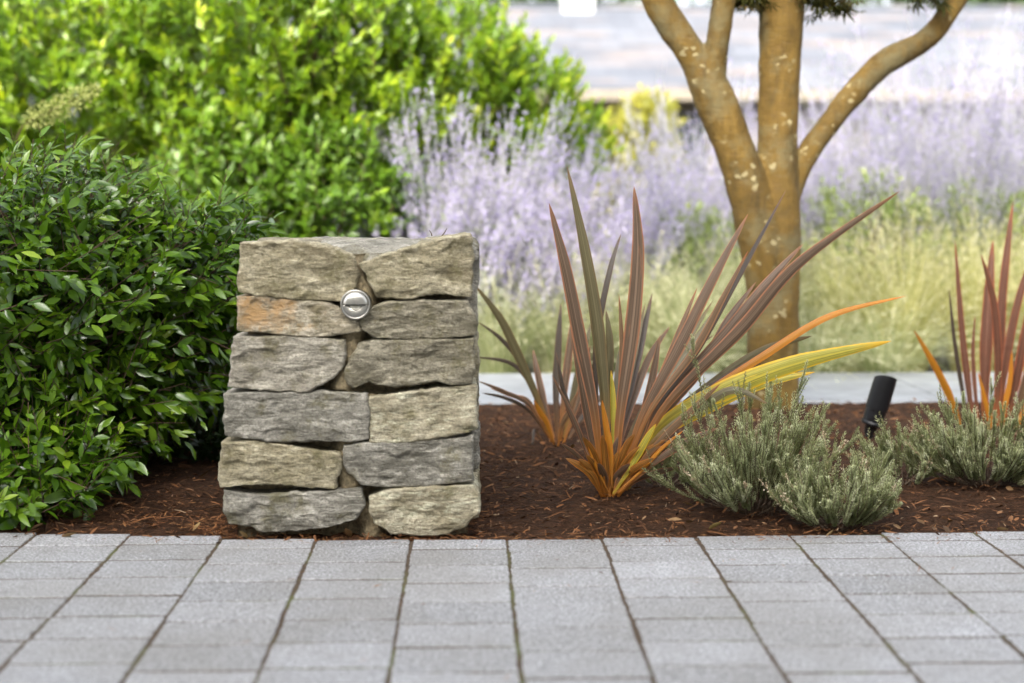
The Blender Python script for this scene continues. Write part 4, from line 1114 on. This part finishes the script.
for i in range(22):                                   # the sheath of short blades round the base
    f = i / 21; a = -46 + 120 * f + rr.uniform(-6, 6); h = rr.uniform(26, 66) * (1 - .35 * abs(f - .35))
    B.leaf('S' if i % 3 else 'b', [(608 + a * .13, 497), (608 + a * .34, 488 - h * .35), (608 + a * .62, 490 - h * .75), (608 + a * .95, 490 - h)], rr.uniform(9, 15), fy - .05 - .05 * rr.random(), fy - .07 - .10 * rr.random(), rr.uniform(-.5, .5), seed=70 + i, full=.3)
B.build(fl)

by = G(556, 449).y
f2 = thing('flax_plant', 'drooping dark bronze flax between the pillar and the large flax', 'flax plant', 'flax plants in the mulch')
B = Blades()
BACK_FLAX = [
    ('o', [(553, 447), (540, 405), (518, 355), (500, 318), (474, 284)], 15, 0, -.1, .3), ('d', [(552, 445), (536, 400), (520, 362), (500, 338), (478, 322)], 8, .02, .05, .3),
    ('d', [(552, 440), (530, 385), (510, 363), (474, 357)], 7, .05, .1, .3), ('b', [(552, 442), (530, 406), (505, 392), (478, 381)], 7, -.03, -.1, .3),
    ('d', [(550, 440), (528, 410), (505, 398), (482, 393)], 6, -.02, -.05, .3), ('b', [(550, 440), (530, 402), (512, 396), (490, 388)], 6, .0, .05, .3),
    ('d', [(558, 447), (556, 400), (558, 350), (561, 303)], 13, .02, .1, .3), ('b', [(560, 447), (564, 395), (570, 345), (576, 300)], 13, .0, .05, .3),
    ('o', [(562, 447), (572, 400), (583, 355), (592, 320)], 12, .03, .1, .3), ('b', [(562, 447), (575, 410), (585, 375), (590, 345)], 11, -.02, 0, .3),
    ('b', [(556, 447), (546, 410), (538, 375), (533, 350)], 11, .04, .12, .3), ('d', [(564, 447), (582, 418), (600, 398), (618, 385)], 10, .02, .1, .3),
    ('O', [(555, 447), (548, 425), (540, 412), (534, 400)], 9, -.05, -.1, .3),
    ('r', [(558, 447), (562, 425), (570, 410), (578, 392)], 10, -.08, -.12, .3), ('d', [(545, 447), (535, 430), (533, 440), (530, 455)], 5, -.05, -.1, .3)]
for i, (k, px, wd_, ya, yb, tw) in enumerate(BACK_FLAX): B.leaf(k, px, wd_, by + ya, by + yb, tw, seed=i + 90)
B.build(f2)

ry = 5.15
f3 = thing('flax_plant', 'upright reddish flax past the black spotlight, behind grey green heather', 'flax plant', 'flax plants in the mulch')
B = Blades()
RIGHT_FLAX = [
    ('R', [(976, 452), (970, 400), (962, 330), (955, 240)], 11, 0, .05, .3), ('d', [(972, 452), (964, 400), (955, 345), (949, 288)], 7, -.02, -.02, .3),
    ('R', [(992, 452), (998, 380), (1003, 290), (1013, 202)], 15, .03, .05, .2), ('R', [(986, 452), (985, 380), (988, 310), (993, 240)], 20, .05, .1, .2),
    ('R', [(990, 452), (998, 390), (995, 310), (981, 254)], 13, -.04, -.1, .4), ('R', [(996, 452), (1003, 380), (1016, 310), (1034, 248)], 14, -.02, -.06, .3),
    ('O', [(966, 452), (955, 410), (938, 372), (914, 330)], 12, -.03, -.15, .3), ('R', [(982, 452), (976, 400), (973, 355), (975, 315)], 7, -.03, -.02, .3),
    ('O', [(998, 452), (1004, 410), (1010, 380), (1012, 350)], 9, -.05, -.08, .3), ('R', [(1000, 452), (1012, 400), (1020, 360), (1026, 320)], 14, -.03, -.08, .3),
    ('r', [(1002, 452), (1018, 410), (1032, 360), (1046, 300)], 16, .0, 0, .3), ('O', [(1004, 452), (1020, 420), (1035, 390), (1050, 350)], 10, -.06, -.1, .3),
    ('R', [(1004, 452), (1030, 400), (1060, 340), (1100, 290)], 18, .0, .05, .3), ('R', [(1000, 452), (1016, 380), (1034, 300), (1056, 220)], 18, .05, .1, .3), ('O', [(978, 452), (990, 425), (985, 400), (978, 372)], 8, -.06, -.1, .3)]
for i, (k, px, wd_, ya, yb, tw) in enumerate(RIGHT_FLAX): B.leaf(k, px, wd_, ry + ya, ry + yb, tw, seed=i + 130)
B.build(f3)

# ------------------------------------------------------------------ heather
HEATH = leaf_mat('heather_needle', [(0, (.12, .135, .06)), (.4, (.28, .31, .155)), (.75, (.41, .435, .25)), (1, (.54, .55, .38))], .7, .25, .3)
HFLOW = leaf_mat('dry_heather_flower', [(0, (.30, .22, .14)), (.6, (.46, .36, .25)), (1, (.58, .50, .38))], .8, .2, .2)
HSTEM = leaf_mat('heather_stem', [(0, (.07, .05, .035)), (1, (.18, .13, .09))], .8, 0, .2)
def heather(label, u, v, n, h, rx, seed, lift=.55, lean=0.0, tall=0.25):
    rg = np.random.default_rng(seed)
    t = thing('heather_plant', label, 'heather', 'heather plants along the paving')
    b = np.array(G(u, v))
    b[2] = mulch_z(b[0:1], b[1:2])[0]
    ne, st = Quads(), Quads()
    th = rg.uniform(0, 2 * math.pi, n); tilt = np.radians(82) * np.sqrt(rg.random(n)); 
    root = b + np.stack([np.cos(th) * rx * .35 * rg.random(n), np.sin(th) * rx * .28 * rg.random(n), np.zeros(n)], 1)
    dirs = np.stack([np.cos(th) * np.sin(tilt) * rx / h + lean * .3, np.sin(th) * np.sin(tilt) * rx / h * .8, np.cos(tilt)], 1)
    L = h * rg.uniform(.6, 1.0, n); L = np.where(rg.random(n) < .07, L * (1 + tall), L)
    tip = root + dirs * L[:, None] + np.array([0, 0, .05])
    mid = root + (tip - root) * .55 + np.array([0, 0, -.03]) * np.sin(tilt)[:, None]
    tip[:, 2] = np.maximum(tip[:, 2], b[2] + .03); mid[:, 2] = np.maximum(mid[:, 2], b[2] + .012)
    tt = np.linspace(0, 1, 7)
    pts = [(1 - k) ** 2 * root + 2 * k * (1 - k) * mid + k * k * tip for k in tt]
    for k in range(6): st.sticks(pts[k], pts[k + 1], .0022 - .0002 * k, rg.random(n))
    A, Bq = [], []
    for k in (2, 3, 4, 5): A.append(pts[k]); Bq.append(pts[k + 1])           # leading shoots carry needles too
    main_tip = pts[6]
    ns = 7
    for j in range(ns):
        kk = rg.uniform(.25, .95, n)[:, None]
        a = (1 - kk) ** 2 * root + 2 * kk * (1 - kk) * mid + kk * kk * tip
        ax = nrm(2 * (1 - kk) * (mid - root) + 2 * kk * (tip - mid))
        d = nrm(ax * .8 + nrm(rg.normal(size=a.shape)) * .5 + np.array([0, 0, .6]))
        A.append(a); Bq.append(a + d * (rg.uniform(.03, .085, n))[:, None])
    A, Bq = np.concatenate(A), np.concatenate(Bq)
    st.sticks(A, Bq, .0011, rg.random(len(A)))
    wh = 4; steps = 14
    seg_tone = np.clip(rg.normal(.52, .2, len(A)), 0, 1)
    ax = nrm(Bq - A); hh = np.where(np.abs(ax[:, 2:3]) > .9, np.array([[1., 0, 0]]), np.array([[0, 0, 1.]]))
    a1 = nrm(np.cross(ax, hh)); a2 = np.cross(ax, a1)
    for s_ in range(steps):
        f = (s_ + rg.random(len(A)) * .5) / steps; p = A + (Bq - A) * f[:, None]
        for q_ in range(wh):
            ph = q_ * 2.094 + s_ * 1.05 + rg.random(len(A)) * .6
            rd = np.cos(ph)[:, None] * a1 + np.sin(ph)[:, None] * a2
            d = nrm(rd * .75 + ax * .75)
            X, Yv, Z = frames(d, ax)
            ln = rg.uniform(.0075, .0125, len(A)) * (1 - .35 * (f > .85))
            ne.place(*QUAD, p, X, Yv, Z, np.stack([ln, np.full(len(A), .0030), ln], 1), np.clip(seg_tone + rg.normal(0, .12, len(A)) + .15 * f, 0, 1))
    for i in np.where(rg.random(n) < .15)[0]:
        f = rg.uniform(-.05, .04, 46); axm = nrm(tip[i] - mid[i])
        p = main_tip[i] + axm * f[:, None] + rg.normal(0, .0026, (46, 3))
        d = nrm(rg.normal(size=p.shape) + axm * .6)
        X, Yv, Z = frames(d, nrm(rg.normal(size=p.shape)))
        fw = Quads(); fw.sticks(main_tip[i:i + 1] - axm * .052, main_tip[i:i + 1] + axm * .04, .0012, .4)
        fw.place(*QUAD, p, X, Yv, Z, np.stack([np.full(46, .0056), np.full(46, .004), np.ones(46)], 1), rg.random(46))
        fw.build('flower_spike', HFLOW, t)
    st.build('stems', HSTEM, t); ne.build('needles', HEATH, t)
heather('large bushy grey green heather in front of the maple trunk, touching the flax', 752, 509, 100, .325, .235, 61, lean=-.05, tall=.5)
heather('wide low grey green heather at the paving edge beside the largest heather', 838, 523, 66, .16, .165, 62)
heather('small thin heather sprig beside the black spotlight', 905, 486, 26, .11, .12, 63)
heather('bushy grey green heather in front of the reddish flax', 985, 486, 84, .25, .23, 64)
heather('tiny low heather sprig at the foot of the large flax', 668, 488, 14, .07, .10, 65)
heather('heather clump beyond the reddish flax at the end of the row', 1085, 488, 90, .20, .2, 66)

# ------------------------------------------------------------------ spotlight
def spotlight():
    t = thing('garden_spotlight', 'black metal garden spotlight on a stake, tilted towards the maple', 'spotlight')
    BK = plain('black_metal', (.007, .0075, .009), .38, .0, .2, 60); GLS = plain('dark_lens', (.03, .03, .03), .08)
    base = G(866, 446); Yb = base.y
    top = P(885.5, 379, Yb - .02); neck = P(869.3, 433, Yb)
    ax = (top - neck).normalized(); L = (top - neck).length
    h = Vector((0, 1, 0)); a = ax.cross(h).normalized(); b = ax.cross(a)
    px = Yb / F_PX
    def turned(name, prof, mat, parent, slant=0.0, caps=True):
        n = 40; V, F = [], []
        for (s, r) in prof:
            for k in range(n):
                an = 2 * math.pi * k / n; w_ = math.cos(an) * a + math.sin(an) * b
                sl = slant * (w_.dot(Vector((0, -1, 0)))) * r if s > L * .8 else 0
                V.append(tuple(neck + ax * (s + sl) + w_ * r))
        for j in range(len(prof) - 1):
            for k in range(n): F.append((j * n + k, j * n + (k + 1) % n, (j + 1) * n + (k + 1) % n, (j + 1) * n + k))
        if caps: F.append(tuple(range(n - 1, -1, -1))); F.append(tuple(range((len(prof) - 1) * n, len(prof) * n)))
        return mesh_np(name, V, F, mat, parent, smooth=False)
    R = 11.2 * px
    bo = turned('body', [(0, R * .46), (L * .05, R * .52), (L * .13, R * .58), (L * .15, R * .66), (L * .165, R * .95), (L * .18, R * .99), (L * .21, R * .99), (L * .225, R * .94), (L * .47, R * .94)], BK, t)
    sh = turned('glare_shield', [(L * .45, R * 1.0), (L * .455, R * 1.03), (L * .9, R * 1.02), (L * 1.0, R * 1.0), (L * 1.0, R * .93), (L * .72, R * .9)], BK, t, .5, False)
    turned('lens', [(L * .70, R * .9), (L * .712, R * .88)], GLS, sh)
    q = Quads(); q.tube([tuple(neck + ax * .004), tuple(P(868.3, 438, Yb)), tuple(P(867, 444, Yb))], [R * .42, R * .36, R * .28], 14); q.build('knuckle', BK, t)
    q = Quads(); g0 = P(867, 443, Yb); q.tube([tuple(g0), tuple(g0 - Vector((0, 0, .05))), tuple(g0 - Vector((0, 0, .16)))], [R * .3, R * .28, .002], 10); q.build('stake', BK, t)
    bs = P(868.6, 436, Yb)
    q = Quads(); q.tube([tuple(bs + Vector((-.012, -.004, 0))), tuple(bs + Vector((.012, -.004, 0)))], .006, 10); q.build('pivot_bolt', BK, t)
spotlight()

# ------------------------------------------------------------------ fallen needles along the foot of the pillar
def needles():
    rg = np.random.default_rng(77)
    q = Quads()
    def strew(u, v, su, sv, n, z=.004):
        us, vs_ = rg.normal(u, su, n), rg.normal(v, sv, n)
        p = np.array([tuple(G(a, b)) for a, b in zip(us, vs_)]); p[:, 2] = np.where(p[:, 1] > YE - .005, mulch_z(p[:, 0], p[:, 1]) + .012, .003) + rg.uniform(0, z, n)
        a = rg.uniform(0, 6.28, n); d = nrm(np.stack([np.cos(a), np.sin(a), rg.normal(0, .2, n)], 1))
        X, Yv, Z = frames(d, nrm(rg.normal(0, .3, (n, 3)) + np.array([0, 0, 1.])))
        q.place(*QUAD, p, X, Yv, Z, np.stack([rg.uniform(.012, .035, n), np.full(n, .0022), np.ones(n)], 1), rg.random(n))
    strew(217, 531, 13, 3.5, 260, .02); strew(160, 520, 40, 8, 280); strew(300, 538, 60, 2.0, 170); strew(430, 538, 40, 1.6, 110)
    strew(600, 535, 120, 2.2, 160); strew(850, 531, 110, 2.2, 180); strew(480, 525, 8, 8, 60)
    strew(512, 538, 330, 2.2, 420); strew(512, 541, 330, 3.5, 90); strew(350, 600, 300, 40, 40); strew(700, 560, 180, 14, 26)
    lq = Quads(); n = 90
    lx = rg.uniform(-1.6, 1.7, n); ly = YE + .02 + (PATH_Y0 - YE - .1) * rg.random(n) ** 1.4
    a = rg.uniform(0, 6.28, n); d = nrm(np.stack([np.cos(a), np.sin(a), rg.normal(0, .25, n)], 1))
    X, Yv, Z = frames(d, nrm(rg.normal(0, .4, (n, 3)) + np.array([0, 0, 1.])))
    lq.place(*leaf_template(.42, .7, -.35), np.stack([lx, ly, mulch_z(lx, ly) + .016], 1), X, Yv, Z, rg.uniform(.018, .042, n), rg.random(n))
    tag(lq.build('fallen_leaves', leaf_mat('dry_fallen_leaf', [(0, (.05, .028, .014)), (.5, (.14, .075, .032)), (.85, (.24, .15, .07)), (1, (.22, .20, .06))], .7, .1, .3)), kind='stuff')
    o = q.build('fallen_needles', leaf_mat('rusty_needle', [(0, (.07, .028, .012)), (.6, (.19, .075, .026)), (1, (.32, .16, .06))], .8, .1, .2))
    tag(o, kind='stuff')
    for (u0, v0, u1, v1, lab) in ((441, 237, 447, 228, 'longer dry twig standing on top of the stone pillar'), (432, 236, 429, 230, 'shorter pale twig standing on top of the stone pillar')):
        a, b = np.array(P(u0, v0, YF + .3)), np.array(P(u1, v1, YF + .3))
        q = Quads(); q.tube([a, (a + b) / 2 + (.002, 0, 0), b], [.0016, .0014, .0006], 5)
        tag(q.build('twig', STEM), lab, 'twig', 'twigs on the pillar')
needles()
